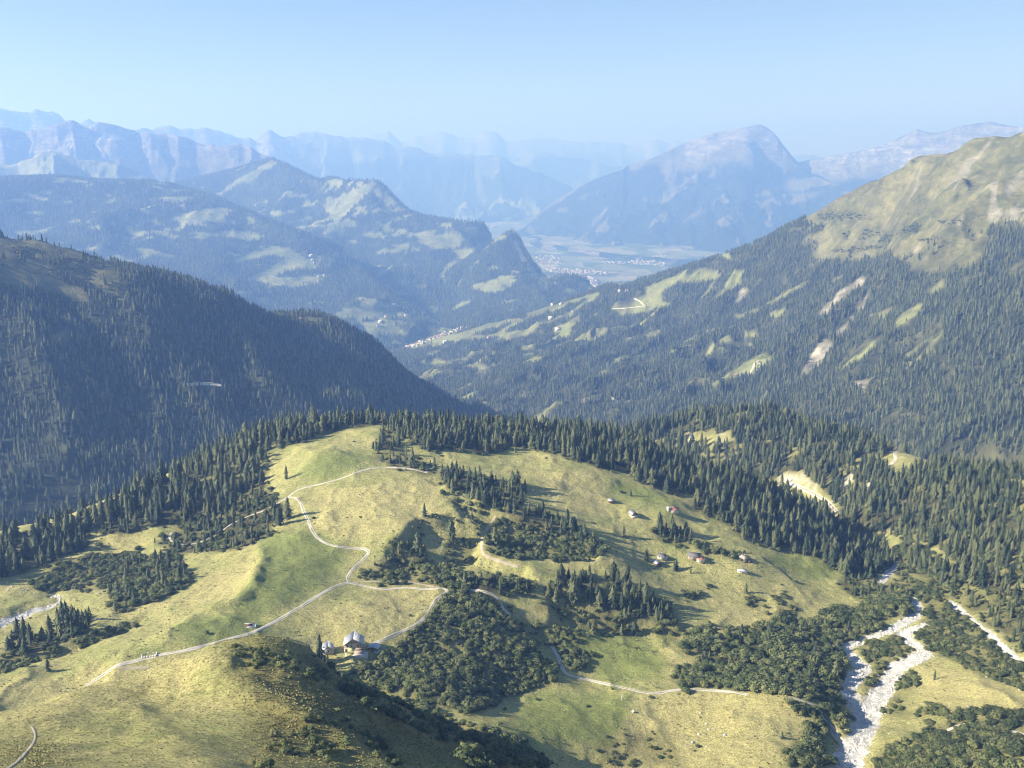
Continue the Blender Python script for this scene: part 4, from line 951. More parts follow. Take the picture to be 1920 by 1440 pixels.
def bush_mesh(seed, lobes=6, leaves=60, flat=0.75, name='bush_leaves', leaf=0.15):
    """Bush of about unit height: several lobes, each a shell of small leaf sprays over a darker core."""
    r = random.Random(seed); V = []; T = []
    for l in range(lobes):
        a = r.uniform(0, 6.28); d = r.uniform(0.1, 0.48) if l else 0.0
        R = r.uniform(0.24, 0.40) if l else 0.42
        c = np.array((d * math.cos(a), d * math.sin(a), (0.35 + r.uniform(-0.05, 0.25)) * flat / 0.75 if l else 0.52 * flat / 0.75))
        # core
        n0 = len(V); seg = 7
        for k, ph in enumerate((-0.9, -0.2, 0.5, 1.1)):
            for i in range(seg):
                aa = i * 6.2832 / seg + k * 0.4; rr = R * 0.66 * math.cos(ph) * r.uniform(0.85, 1.1)
                V.append((c[0] + rr * math.cos(aa), c[1] + rr * math.sin(aa), max(-0.05, c[2] + R * 0.66 * math.sin(ph) * flat / 0.75)))
        for k in range(3):
            for i in range(seg):
                p, q, s, t_ = n0 + k * seg + i, n0 + k * seg + (i + 1) % seg, n0 + (k + 1) * seg + (i + 1) % seg, n0 + (k + 1) * seg + i
                T.append((p, q, s)); T.append((p, s, t_))
        V.append((c[0], c[1], c[2] + R * 0.8)); top = len(V) - 1
        for i in range(seg): T.append((n0 + 3 * seg + i, n0 + 3 * seg + (i + 1) % seg, top))
        for i in range(leaves):
            u = r.uniform(-0.35, 1); aa = r.uniform(0, 6.28); s = math.sqrt(1 - min(1, u * u))
            nrm = np.array((s * math.cos(aa), s * math.sin(aa), u)); R2 = R * r.uniform(0.66, 1.30)
            p = c + nrm * R2 * np.array((1, 1, flat / 0.75))
            t1 = np.array((r.gauss(0, 1), r.gauss(0, 1), r.gauss(0, 0.7))); t1 -= nrm * t1.dot(nrm) * 0.6; t1 /= np.linalg.norm(t1) + 1e-6
            t2 = np.cross(nrm, t1); t2 /= np.linalg.norm(t2) + 1e-6
            sz = leaf * r.uniform(0.5, 1.35)
            n = len(V)
            V.append(tuple(p - t1 * sz * 0.6)); V.append(tuple(p + t2 * sz * 0.5 + nrm * sz * 0.1)); V.append(tuple(p + t1 * sz * 0.7 + nrm * sz * 0.15)); V.append(tuple(p - t2 * sz * 0.5))
            T.append((n, n + 1, n + 2)); T.append((n, n + 2, n + 3))
    return mesh_arrays(name, np.array(V), tris=np.array(T))
def tuft_mesh(seed, n=22):
    r = random.Random(seed); V = []; T = []
    for i in range(n):
        a = r.uniform(0, 6.28); d = r.uniform(0, 0.45); L = r.uniform(0.5, 1.0); b = a + r.uniform(-.8, .8)
        p = np.array((d * math.cos(a), d * math.sin(a), -0.1)); t = p + np.array((0.5 * L * math.cos(b), 0.5 * L * math.sin(b), L * 0.75 + .1))
        s = np.array((-math.sin(b), math.cos(b), 0)) * 0.10
        k = len(V); V += [tuple(p - s), tuple(p + s), tuple((p + t) / 2 + s * 1.2 + np.array((0, 0, .1))), tuple(t), tuple((p + t) / 2 - s * 1.2 + np.array((0, 0, .1)))]
        T += [(k, k + 1, k + 2), (k, k + 2, k + 4), (k + 4, k + 2, k + 3)]
    return mesh_arrays('tuft', np.array(V), tris=np.array(T))
def joined(name, parts):
    """meshes with their materials -> one mesh"""
    V = []; T = []; mi = []; off = 0
    out_m = []
    for me, mat in parts:
        co = np.empty(len(me.vertices) * 3, np.float32); me.vertices.foreach_get('co', co); co = co.reshape(-1, 3)
        me.calc_loop_triangles()
        tr = np.empty(len(me.loop_triangles) * 3, np.int32); me.loop_triangles.foreach_get('vertices', tr); tr = tr.reshape(-1, 3)
        V.append(co); T.append(tr + off); off += len(co)
        if mat not in out_m: out_m.append(mat)
        mi += [out_m.index(mat)] * len(tr)
    res = mesh_arrays(name, np.concatenate(V), tris=np.concatenate(T))
    for m in out_m: res.materials.append(m)
    res.polygons.foreach_set('material_index', np.array(mi, np.int32))
    return res

SPRUCE = [spruce_mesh(100 + i, 10 + i % 4, (0.15, 0.19, 0.23, 0.17, 0.21, 0.16, 0.25, 0.18)[i]) for i in range(8)]
TRUNK = trunk_mesh()
for s in SPRUCE: s.materials.append(M_spruce)
TRUNK.materials.append(M_bark)
ALDER = [bush_mesh(200 + i, 5 + i % 3, 70, 0.78) for i in range(5)]
for s in ALDER: s.materials.append(M_alder)
PINE = [bush_mesh(230 + i, 6, 60, 0.5, 'dwarf_pine_needles', 0.13) for i in range(3)]
for s in PINE: s.materials.append(M_pine)
TUFT = [tuft_mesh(260 + i) for i in range(3)]
for s in TUFT: s.materials.append(M_heath)

def source(name, meshes):
    """a collection of shapes for the scattered masses (not in the scene itself)"""
    c = bpy.data.collections.new(name)
    for i, me in enumerate(meshes):
        o = bpy.data.objects.new(f'{name}_{i:02d}', me); c.objects.link(o)
    return c
SRC_spruce = source('spruce_shapes', [joined('spruce', [(s, M_spruce), (TRUNK, M_bark)]) for s in SPRUCE])
SRC_far = source('far_spruce_shapes', [joined('far_spruce', [(spruce_mesh(300 + i, 6, 0.15 + 0.02 * i, 1), M_spruce)]) for i in range(4)])
SRC_bush = source('bush_shapes', ALDER + PINE)
SRC_tuft = source('tuft_shapes', TUFT)

def mass(name, label, cat, pos, hgt, wid, idx, src, seed=1):
    """A wood or thicket nobody could count: points on the ground, each carrying one plant."""
    n = len(pos)
    me = mesh_arrays(name, pos)
    a = me.attributes.new('size', 'FLOAT_VECTOR', 'POINT'); a.data.foreach_set('vector', np.stack([wid, wid, hgt], -1).astype(np.float32).ravel())
    r = np.random.default_rng(seed)
    rot = np.stack([r.normal(0, 0.025, n), r.normal(0, 0.025, n), r.uniform(0, 6.2832, n)], -1)
    a = me.attributes.new('turn', 'FLOAT_VECTOR', 'POINT'); a.data.foreach_set('vector', rot.astype(np.float32).ravel())
    a = me.attributes.new('pick', 'INT', 'POINT'); a.data.foreach_set('value', idx.astype(np.int32))
    o = put(name, me)
    ng = bpy.data.node_groups.new(name, 'GeometryNodeTree')
    ng.interface.new_socket('Geometry', in_out='INPUT', socket_type='NodeSocketGeometry')
    ng.interface.new_socket('Geometry', in_out='OUTPUT', socket_type='NodeSocketGeometry')
    N = ng.nodes; L = ng.links
    gi = N.new('NodeGroupInput'); go = N.new('NodeGroupOutput')
    ip = N.new('GeometryNodeInstanceOnPoints'); ci = N.new('GeometryNodeCollectionInfo')
    ci.inputs['Collection'].default_value = src; ci.inputs['Separate Children'].default_value = True; ci.inputs['Reset Children'].default_value = True
    def named(nm, ty):
        k = N.new('GeometryNodeInputNamedAttribute'); k.data_type = ty; k.inputs['Name'].default_value = nm; return k.outputs['Attribute']
    L.new(gi.outputs[0], ip.inputs['Points']); L.new(ci.outputs[0], ip.inputs['Instance'])
    ip.inputs['Pick Instance'].default_value = True
    L.new(named('pick', 'INT'), ip.inputs['Instance Index']); L.new(named('turn', 'FLOAT_VECTOR'), ip.inputs['Rotation']); L.new(named('size', 'FLOAT_VECTOR'), ip.inputs['Scale'])
    L.new(ip.outputs[0], go.inputs[0])
    md = o.modifiers.new('plants', 'NODES'); md.node_group = ng
    tag(o, label, cat, kind='stuff')
    return o

def grid_points(x0, x1, y0, y1, s, seed):
    r = np.random.default_rng(seed)
    nx = int((x1 - x0) / s); ny = int((y1 - y0) / s)
    gx, gy = np.meshgrid(np.arange(nx), np.arange(ny), indexing='ij')
    gx = gx + (gy % 2) * 0.5
    x = x0 + (gx + r.uniform(-0.42, 0.42, gx.shape)) * s; y = y0 + (gy + r.uniform(-0.42, 0.42, gx.shape)) * s
    return x.ravel(), y.ravel()
def in_frame(px, py, m=160):
    return (px > -m) & (px < 1920 + m) & (py > -m) & (py < 1440 + m)

# ------------------------------------------------------------------ spruces of the alp
PATHS = {}   # filled with (x, y, half width) lines so that no tree stands on a track
def path_line(key, pts, rmin=0.0, n=6):
    PATHS[key] = trace(LA, [(p[0], p[1], 0) for p in pts], n, rmin)
path_line('main', [(160,1286),(190,1268),(215,1250),(250,1240),(300,1228),(350,1219),(400,1207),(437,1196),(470,1187),(520,1163),(560,1140),(600,1115),(635,1097),(655,1093)], 520)
path_line('loop', [(215,1250),(232,1252),(255,1252),(280,1251)], 520)
path_line('hut', [(655,1093),(690,1100),(720,1105),(760,1102),(800,1105),(825,1103),(838,1109),(818,1124),(808,1140),(798,1156),(778,1172),(740,1190),(702,1206),(690,1210)], 560)
path_line('straight', [(655,1093),(700,1090),(760,1091),(815,1100)], 560)
path_line('upper', [(655,1093),(652,1082),(664,1064),(684,1046),(691,1035),(680,1029),(650,1027),(620,1022),(600,1012),(586,996),(578,976),(570,960),(564,944),(555,934),(540,932)], 560)
path_line('ridge', [(535,936),(560,918),(600,908),(640,897),(680,882),(712,877),(760,878),(802,886)], 560)
path_line('west', [(540,932),(500,955),(465,968),(430,985),(405,1004),(370,1018),(345,1021),(325,1018),(318,1007),(322,998)], 560)
path_line('knoll', [(882,1106),(910,1110),(930,1119),(938,1132),(945,1143),(956,1152)], 560)
path_line('valley', [(1036,1212),(1046,1230),(1054,1250),(1064,1264),(1100,1274),(1150,1285),(1200,1297),(1232,1300),(1270,1293),(1310,1293),(1370,1297),(1402,1303)], 560)
path_line('bank', [(1478,1307),(1500,1312),(1522,1320),(1536,1330),(1542,1348),(1556,1363),(1570,1382),(1580,1394)], 560)
path_line('hollow', [(930,968),(918,985),(906,1004),(903,1020),(908,1040),(930,1050),(950,1057),(972,1063)], 560)
path_line('east', [(1765,1374),(1800,1360),(1830,1357),(1860,1361),(1900,1372),(1930,1379)], 560)
path_line('spur_foot', [(60,1362),(66,1375),(64,1390),(50,1410),(28,1432),(0,1450)], 200)
path_line('cut', [(1478,905),(1500,914),(1530,928),(1552,942),(1570,961)], 1000)
path_line('clearing', [(1684,843),(1678,850),(1679,860),(1672,870),(1662,878)], 1000)
path_line('clearing_b', [(1722,857),(1735,858),(1748,861)], 1000)
def near_path(x, y, d):
    m = np.zeros(x.shape, bool)
    for ln in PATHS.values():
        x0, x1, y0, y1 = ln[:, 0].min() - d, ln[:, 0].max() + d, ln[:, 1].min() - d, ln[:, 1].max() + d
        s = (x > x0) & (x < x1) & (y > y0) & (y < y1)
        if s.any():
            m[s] |= line_dist(x[s], y[s], ln) < d
    return m
def in_river(x, y): return LA.zat(x, y, _bare) > 0.25

def gather_conifers():
    x, y = grid_points(-780, 900, 560, 1900, 5.6, 5)
    z = LA.zat(x, y); r = np.hypot(x, y)
    px, py = project(x, y, z)
    ok = in_frame(px, py) & (np.abs(np.arctan2(x, y)) < math.radians(38))
    x, y, z, px, py = (a[ok] for a in (x, y, z, px, py))
    rr = np.random.default_rng(9)
    u = rr.random(len(x))
    jx = fbm(x / 18, y / 18, 3, 81) * 9; jy = fbm(x / 18, y / 18, 3, 83) * 4
    zone = np.full(len(x), -1); names = []
    clump = fbm(x / 22, y / 22, 2, 85)
    for k, (nm, poly, dn) in enumerate([(n, p, 0.84 if n != 'spur' else 0.76) for n, p in CONIFER.items()] + STRIPS):
        names.append(nm)
        m = inpoly(px + jx, py + jy, poly) & (zone < 0)
        p = dn * (0.72 + 0.55 * clump if dn < 0.85 else 1 - 0.8 * sstep(0.0, 0.45, clump))
        zone[m & (u < p)] = k
    zone[inany(px + jx * .5, py + jy * .5, OPEN)] = -1
    zone[near_path(x, y, 3.2) | in_river(x, y)] = -1
    hut = np.array(LA.hit(660, 1216, 560)); zone[np.hypot(x - hut[0], y - hut[1]) < 24] = -1
    s = zone >= 0
    x, y, z, px, py, zone = (a[s] for a in (x, y, z, px, py, zone))
    h = np.clip(rr.normal(13.2, 4.9, len(x)), 3.5, 25)
    small = np.isin(zone, [names.index(n) for n in ('west_scatter', 'west_low', 'mid_scatter', 'east_low', 'river_upper', 'hollow_low', 'river_mix')])
    h[small] *= 0.62
    mid = np.isin(zone, [names.index(n) for n in ('bank', 'gully', 'middle', 'chalet_copse', 'stream_row', 'stream_row_b', 'meadow_edge', 'hollow', 'crest_back')])
    h[mid] *= 0.80
    v = LA.shown(x, y, z + h * 0.8, 0.004)
    return [a[v] for a in (x, y, z, px, py, zone, h)] + [names]
tx, ty, tz, tpx, tpy, tzone, th_, tnames = gather_conifers()
# single trees that stand by themselves (px, py, height, label)
LONE = [(537,899,15,'lone slim spruce on the open pasture left of the upper track'),(609,806,17,'single spruce at the top edge of the pasture'),(90,1258,9,'small lone spruce on the yellow slope at far left'),
 (796,968,13,'single spruce on the rim above the shaded hollow'),(846,1012,20,'tall spruce standing over the shaded hollow'),(885,974,8,'small spruce on the hollow rim beside the white footpath'),
 (928,1022,18,'pointed spruce beside the white footpath in the hollow'),(1264,1070,10,'darker spruce pair member below the chalets'),(1295,1075,8,'little round spruce alone on the meadow below the red roofed chalet'),
 (1268,1068,11,'taller spruce of the pair below the chalets'),(1212,1052,12,'spruce beside the pale roofed chalet'),(1182,930,9,'dark round tree above the white roofed barn'),(1169,1005,11,'lone spruce at the end of the shrubby gully'),
 (966,848,8,'small spruce at the foot of the ridge wood'),(1320,1036,9,'young spruce beside the red roofed chalet'),(1398,1112,10,'spruce at the tip of the meadow thicket'),(1752,1275,8,'lone spruce on the dry flat east of the stream'),
 (1466,1385,6,'tiny spruce on the dry knoll beside the stream bank'),(524,985,19,'tall spruce beside the bend of the upper track'),(540,972,21,'tallest spruce beside the bend of the upper track')]
rr = np.random.default_rng(31)
DEAD = M_bark
def spruce(x, y, z, h, label, group=None, i=0, w=1.0):
    t = empty('spruce_tree', (x, y, z - 0.1), rr.uniform(0, 6.28), (h * w, h * w, h))
    tag(t, label, 'tree', group)
    put('trunk', TRUNK, None, t); put('crown', SPRUCE[i % len(SPRUCE)], None, t)
    return t
for i, (px, py, h, lab) in enumerate(LONE):
    x, y, z = LA.hit(px, py, 560)
    spruce(x, y, z, h, lab, None, i, rr.uniform(1.1, 1.45))
size = th_ * F / np.sqrt(tx ** 2 + ty ** 2 + (tz - CZ) ** 2)
inside = (tpx > 4) & (tpx < 1916) & (tpy < 1436) & (tpy > 0)
vis_t = LA.shown(tx, ty, tz + th_ * 0.45, 0.0)
order = np.argsort(-(size + 1000 * (inside & vis_t)))
near_i = order[:278]; rest = order[278:]
ZL = {'ridge_left': 'spruce in the dark wood along the left end of the ridge', 'ridge_right': 'spruce in the dense wood right of the ridge meadow', 'spur': 'spruce in the wood on the spur beyond the stream gorge',
 'meadow_edge': 'spruce at the loose wood edge right of the top meadow', 'bank': 'spruce in the row on the bank above the footpath', 'gully': 'spruce along the top of the shrubby gully', 'hollow': 'spruce in the group left of the shaded hollow',
 'hollow_low': 'young spruce in the shrub belt below the hollow', 'middle': 'spruce in the copse in the middle of the lower pasture', 'chalet_copse': 'spruce in the copse among the chalets', 'west_scatter': 'spruce scattered over the shrubby slope left of the track',
 'west_low': 'spruce on the shrubby knoll above the left stream', 'stream_row': 'spruce in the tight group beside the left stream', 'stream_row_b': 'spruce on the shaded bank below the left stream', 'crest_back': 'shaded spruce behind the spur just left of the hut',
 'river_mix': 'small spruce standing among the streamside bushes', 'river_upper': 'spruce in the river wood below the green field', 'gorge_mouth': 'spruce at the mouth of the stream gorge', 'east_low': 'spruce at the foot of the right slope by the side stream', 'mid_scatter': 'small spruce among shrubs below the middle copse'}
ORD = ['first', 'second', 'third', 'fourth', 'fifth', 'sixth', 'seventh', 'eighth', 'ninth', 'tenth', 'eleventh', 'twelfth', 'thirteenth', 'fourteenth', 'fifteenth', 'sixteenth', 'seventeenth', 'eighteenth', 'nineteenth', 'twentieth']
def rank_labels(ids, zone, px, names, text, limit=20):
    out = {}
    for k in set(int(zone[i]) for i in ids):
        mem = sorted([int(i) for i in ids if zone[i] == k], key=lambda i: px[i])
        for j, i in enumerate(mem):
            out[i] = text[names[k]] if len(mem) > limit or len(mem) == 1 else ORD[j] + ' from the left, ' + text[names[k]]
    return out
tl = rank_labels(near_i, tzone, tpx, tnames, ZL)
for i in near_i:
    nm = tnames[tzone[i]]
    spruce(tx[i], ty[i], tz[i], th_[i], tl[int(i)], 'spruces: ' + nm.replace('_', ' '), int(i), rr.uniform(0.95, 1.5))
n = len(rest)
mass('spruce_wood', 'dark spruce wood covering the ridge and the gorge sides', 'wood', np.stack([tx[rest], ty[rest], tz[rest] - 0.2], -1), th_[rest], th_[rest] * rr.uniform(0.95, 1.5, n), rr.integers(0, len(SPRUCE), n), SRC_spruce, 3)
print('alp spruces', len(tx))

# ------------------------------------------------------------------ bushes of the alp
def gather_bushes():
    x, y = grid_points(-560, 620, 225, 1130, 2.75, 15)
    z = LA.zat(x, y); px, py = project(x, y, z)
    ok = in_frame(px, py, 60); x, y, z, px, py = (a[ok] for a in (x, y, z, px, py))
    r2 = np.random.default_rng(19); u = r2.random(len(x))
    jx = fbm(x / 14, y / 14, 4, 181) * 15; jy = fbm(x / 14, y / 14, 4, 183) * 9
    clump = fbm(x / 11, y / 11, 3, 185)
    zone = np.full(len(x), -1); names = []
    for k, (nm, poly, dn) in enumerate(SHRUB):
        names.append(nm)
        m = inpoly(px + jx, py + jy, poly) & (zone < 0)
        p = dn * np.clip((0.95 if nm in ('alder_slope', 'gully_shrub') else 0.62) + 1.4 * clump, 0.05, 1.0)
        zone[m & (u < p)] = k
        m2 = inpoly(px + jx * 3.2, py + jy * 3.2, poly) & (zone < 0)
        zone[m2 & (u < 0.16 * dn * np.clip(0.5 + 1.6 * clump, 0, 1))] = k
    # loose single bushes everywhere in the pasture, few
    loose = (zone < 0) & (u < 0.010 * sstep(0.15, 0.5, clump)) & (np.hypot(x, y) > 540)
    names.append('loose'); zone[loose] = len(names) - 1
    # low growth among the woods' edges
    under = (zone < 0) & (LA.zat(x, y, mw) > 0.15) & (u < 0.10) & (np.hypot(x, y) < 1050)
    names.append('under'); zone[under] = len(names) - 1
    zone[near_path(x, y, 2.6) | in_river(x, y)] = -1
    hut = np.array(LA.hit(665, 1214, 560)); zone[np.hypot(x - hut[0], y - hut[1]) < 15] = -1
    s = zone >= 0
    x, y, z, px, py, zone = (a[s] for a in (x, y, z, px, py, zone))
    h = r2.uniform(1.8, 4.4, len(x)) * (0.8 + 0.5 * np.clip(fbm(x / 30, y / 30, 2, 190) + 0.3, 0, 1))
    big = np.isin(zone, [names.index(q) for q in ('river_wood', 'river_bank', 'alder_toe', 'south_east')])
    h[big] *= 1.35
    low = np.isin(zone, [names.index(q) for q in ('foreground', 'meadow_scatter', 'loose', 'hollow_rim', 'spur_crest')])
    h[low] *= 0.6
    v = LA.shown(x, y, z + h * 0.8, 0.006)
    return [a[v] for a in (x, y, z, px, py, zone, h)] + [names]
bx_, by_, bz_, bpx, bpy_, bzone, bh, bnames = gather_bushes()
bsize = bh * F / np.sqrt(bx_ ** 2 + by_ ** 2 + (bz_ - CZ) ** 2)
binside = (bpx > 4) & (bpx < 1916) & (bpy_ < 1436)
bvis = LA.shown(bx_, by_, bz_ + bh * 0.5, 0.0)
border = np.argsort(-(bsize + 1000 * (binside & bvis)))
BL = {'alder_slope': 'alder bush in the thicket on the slope below the hut', 'alder_gully': 'alder bush in the gully under the spur', 'alder_toe': 'big alder bush at the toe of the spur', 'hollow_shrub': 'bush in the belt along the near edge of the hollow',
 'hollow_rim': 'low bush on the rim of the shaded hollow', 'hollow_mid': 'bush in the middle of the shaded hollow', 'gully_shrub': 'bush filling the gully right of the white footpath', 'north_bank': 'bush on the bank below the spruce row', 'mid_shrub': 'bush along the middle copse of the lower pasture',
 'mid_shrub_b': 'bush in the loose thicket beyond the alder slope', 'mid_shrub_c': 'bush beside the bend of the valley track', 'river_wood': 'tall bush in the thicket between meadow and stream', 'river_bank': 'bush on the bank between track and stream', 'river_island': 'bush on the gravel island between the stream arms',
 'river_east': 'bush in the thicket east of the stream', 'gorge_scrub': 'bush at the mouth of the stream gorge', 'river_east_b': 'bush in the row along the east bank of the stream', 'island_b': 'bush in the round thicket on the east gravel bank', 'south_east': 'bush in the thicket at the lower right corner', 'west_shrub': 'bush in the thicket above the left stream',
 'west_shrub_b': 'bush on the knoll above the left stream', 'west_shrub_c': 'bush on the slope left of the track bend', 'stream_bank': 'bush on the shaded bank at far left', 'meadow_clump': 'bush in a small clump on the lower meadow', 'east_copse': 'bush below the chalet copse',
 'spur_crest': 'low dark bush on the shaded crest of the near spur', 'foreground': 'low dark bush on the near spur', 'meadow_scatter': 'low bush on the dry knoll at the bottom', 'loose': 'low bush alone on the open pasture', 'under': 'bush at the edge of the spruce wood'}
def is_pine(nm): return nm in ('west_shrub', 'south_east', 'river_east', 'loose', 'meadow_scatter', 'river_island', 'under', 'meadow_clump')
bl = rank_labels(border[:300], bzone, bpx, bnames, BL)
for i in border[:300]:
    nm = bnames[bzone[i]]; k = int(i)
    me = PINE[k % 3] if is_pine(nm) else ALDER[k % 5]
    o = put('dwarf_pine' if is_pine(nm) else 'alder_bush', me)
    o.location = (bx_[i], by_[i], bz_[i] - 0.15); o.rotation_euler = (0, 0, rr.uniform(0, 6.28)); w = bh[i] * rr.uniform(1.0, 1.45); o.scale = (w, w, bh[i])
    tag(o, bl[int(i)], 'bush', 'bushes: ' + nm.replace('_', ' '))
rest = border[300:]; n = len(rest)
pin = np.array([is_pine(bnames[z]) for z in bzone[rest]])
pick = np.where(pin & (rr.random(n) < 0.7), 5 + rr.integers(0, 3, n), rr.integers(0, 5, n))
mass('thicket', 'green alder and dwarf pine thickets over the slopes and stream banks', 'thicket', np.stack([bx_[rest], by_[rest], bz_[rest] - 0.15], -1), bh[rest], bh[rest] * rr.uniform(1.0, 1.45, n), pick, SRC_bush, 5)
print('bushes', len(bx_))

# ------------------------------------------------------------------ tufts on spur and pasture
def tufts():
    r3 = np.random.default_rng(77)
    x, y = grid_points(-330, 140, 215, 470, 0.85, 25)
    z = LA.zat(x, y); px, py = project(x, y, z)
    hm = LA.zat(x, y, mh)
    keep = in_frame(px, py, 30) & (r3.random(len(x)) < 0.15 + 0.42 * np.clip(hm, 0, 1) * (0.55 + 0.9 * fbm(x / 9, y / 9, 3, 281))) & ~near_path(x, y, 0.8)
    x2, y2 = grid_points(-520, 620, 500, 900, 3.4, 26)
    z2 = LA.zat(x2, y2); px2, py2 = project(x2, y2, z2)
    k2 = in_frame(px2, py2, 30) & (r3.random(len(x2)) < 0.42 * sstep(-0.05, 0.45, fbm(x2 / 16, y2 / 16, 3, 283))) & ~near_path(x2, y2, 2.5) & ~in_river(x2, y2)
    X = np.concatenate([x[keep], x2[k2]]); Y = np.concatenate([y[keep], y2[k2]]); Z = np.concatenate([z[keep], z2[k2]])
    H = np.concatenate([r3.uniform(0.16, 0.42, keep.sum()) * (0.7 + 0.9 * np.clip(hm[keep], 0, 1)), r3.uniform(0.3, 0.9, k2.sum())])
    v = LA.shown(X, Y, Z + H, 0.006)
    X, Y, Z, H = X[v], Y[v], Z[v], H[v]; n = len(X)
    mass('heath', 'grass tussocks and dwarf heath on the spur and pastures', 'heath', np.stack([X, Y, Z], -1), H, H * r3.uniform(1.0, 2.0, n), r3.integers(0, 3, n), SRC_tuft, 7)
    print('tufts', n)
tufts()

# ------------------------------------------------------------------ woods of the farther slopes
def far_wood(L, name, label, x0, x1, y0, y1, s, dens_fn, h0, h1, seed, src, nsrc, wid=(0.9, 1.3), pad=40):
    x, y = grid_points(x0, x1, y0, y1, s, seed)
    th = np.arctan2(x, y); r = np.hypot(x, y)
    ok = (th > L.th[0]) & (th < L.th[-1]) & (r > L.r[0]) & (r < L.r[-1]); x, y = x[ok], y[ok]
    z = L.zat(x, y); px, py = project(x, y, z)
    r4 = np.random.default_rng(seed + 1)
    ok = in_frame(px, py, pad) & (r4.random(len(x)) < dens_fn(x, y, px, py)); x, y, z = x[ok], y[ok], z[ok]
    h = r4.uniform(h0, h1, len(x))
    v = L.shown(x, y, z + h, 0.0015) & LA.shown(x, y, z + h, -0.0) if L is not LA else None
    # hidden behind the alp itself
    lt = np.arctan2(x, y); ii = np.clip((lt - LA.th[0]) / (LA.th[1] - LA.th[0]), 0, len(LA.th) - 1).astype(int)
    v = L.shown(x, y, z + h, 0.0015) & ((z + h - CZ) / np.hypot(x, y) > LA.hor[ii, -1] - 0.004)
    x, y, z, h = x[v], y[v], z[v], h[v]; n = len(x)
    mass(name, label, 'wood', np.stack([x, y, z - 0.4], -1), h, h * r4.uniform(wid[0], wid[1], n), r4.integers(0, nsrc, n), src, seed + 2)
    print(name, n)
def dB(x, y, px, py):
    j = fbm(x / 30, y / 30, 3, 41) * 6
    d = 0.9 * (0.62 + 0.38 * sstep(-0.22, 0.28, fbm(x / 85, y / 85, 4, 501) + 0.25 * sstep(600, 500, py) + 0.1))
    d = np.where(inany(px + j, py + j * 0.5, B_SPARSE), 0.20 * sstep(-0.15, 0.35, fbm(x / 60, y / 60, 3, 503)), d)
    return np.where(inany(px + j, py + j * 0.5, B_OPEN), 0.015, d)
far_wood(LB, 'hillside_wood', 'spruce wood covering the shaded hillside at left', -2200, 250, 1450, 3250, 9.4, dB, 10, 22, 601, SRC_spruce, len(SPRUCE))
def dBs(x, y, px, py):
    j = fbm(x / 30, y / 30, 3, 41) * 6
    return 0.6 * inany(px + j, py + j * 0.5, B_SPARSE) * sstep(0.1, 0.3, fbm(x / 40, y / 40, 3, 507))
far_wood(LB, 'hillside_scrub', 'low scrub on the open grass of the shaded hillside', -2200, 250, 2100, 2900, 6.0, dBs, 2.0, 4.5, 605, SRC_bush, 8, (1.0, 1.8))
def dC(x, y, px, py):
    j = fbm(x / 40, y / 40, 3, 43) * 5; j2 = fbm(x / 40, y / 40, 3, 44) * 3
    w = inany(px + j * 2.6, py + j2 * 2.6, C_WOOD) & ~inany(px + j, py + j2, C_OPEN) & ~inany(px + j, py + j2, C_ROCK) & ~strips(x, y, px, py)
    d = 0.88 * (1 - 0.85 * sstep(0.14, 0.46, fbm(x / 75, y / 75, 4, 511)))
    edge = inpoly(px + j, py + j2, c3([(700,640),(1240,700),(1700,780),(1720,900),(800,830)]))
    d = np.where(edge, d * 0.9, d)
    d = np.where(inpoly(px, py, c2([(350,1240),(370,1190),(480,1150),(760,1120),(770,1170),(640,1210),(500,1250)])), 0.10, d)
    return np.where(w, d, 0.004 * (py > 460) + 0.10 * (py > 425) * (py < 530) * (px > 1450) * sstep(0.05, 0.35, fbm(x / 60, y / 60, 3, 515)))
far_wood(LC, 'slope_wood', 'spruce wood covering the lower half of the right slope', -900, 2600, 1650, 6600, 9.6, dC, 12, 24, 611, SRC_far, 4, (1.0, 1.5))
def dD(L):
    def f(x, y, px, py):
        return 0.9 * (L.zat(x, y, L.wood) > 0.5)
    return f
def dS(x, y, px, py):
    j = fbm(x / 40, y / 40, 3, 43) * 5; j2 = fbm(x / 40, y / 40, 3, 44) * 3
    return 0.8 * inany(px + j, py + j2, C_SCRUB)
far_wood(LC, 'scrub', 'dark dwarf pine scrub in patches on the dry upper slope', 900, 2600, 3000, 5400, 7.0, dS, 2.5, 5.5, 615, SRC_bush, 8, (1.2, 2.2))
far_wood(LD1, 'hill_wood', 'hazy forest on the meadow hill', -6500, 200, 4500, 11600, 24.0, dD(LD1), 20, 34, 621, SRC_far, 4, (1.2, 1.8))
far_wood(LD2, 'ridge_wood', 'hazy forest on the ridge with the grassy peak', -4500, 300, 6800, 12500, 24.0, dD(LD2), 20, 34, 631, SRC_far, 4, (1.2, 1.8))
far_wood(LD3, 'knob_wood', 'hazy forest on the pointed knob', -900, 1200, 6400, 9000, 18.0, dD(LD3), 18, 30, 641, SRC_far, 4, (1.2, 1.7))
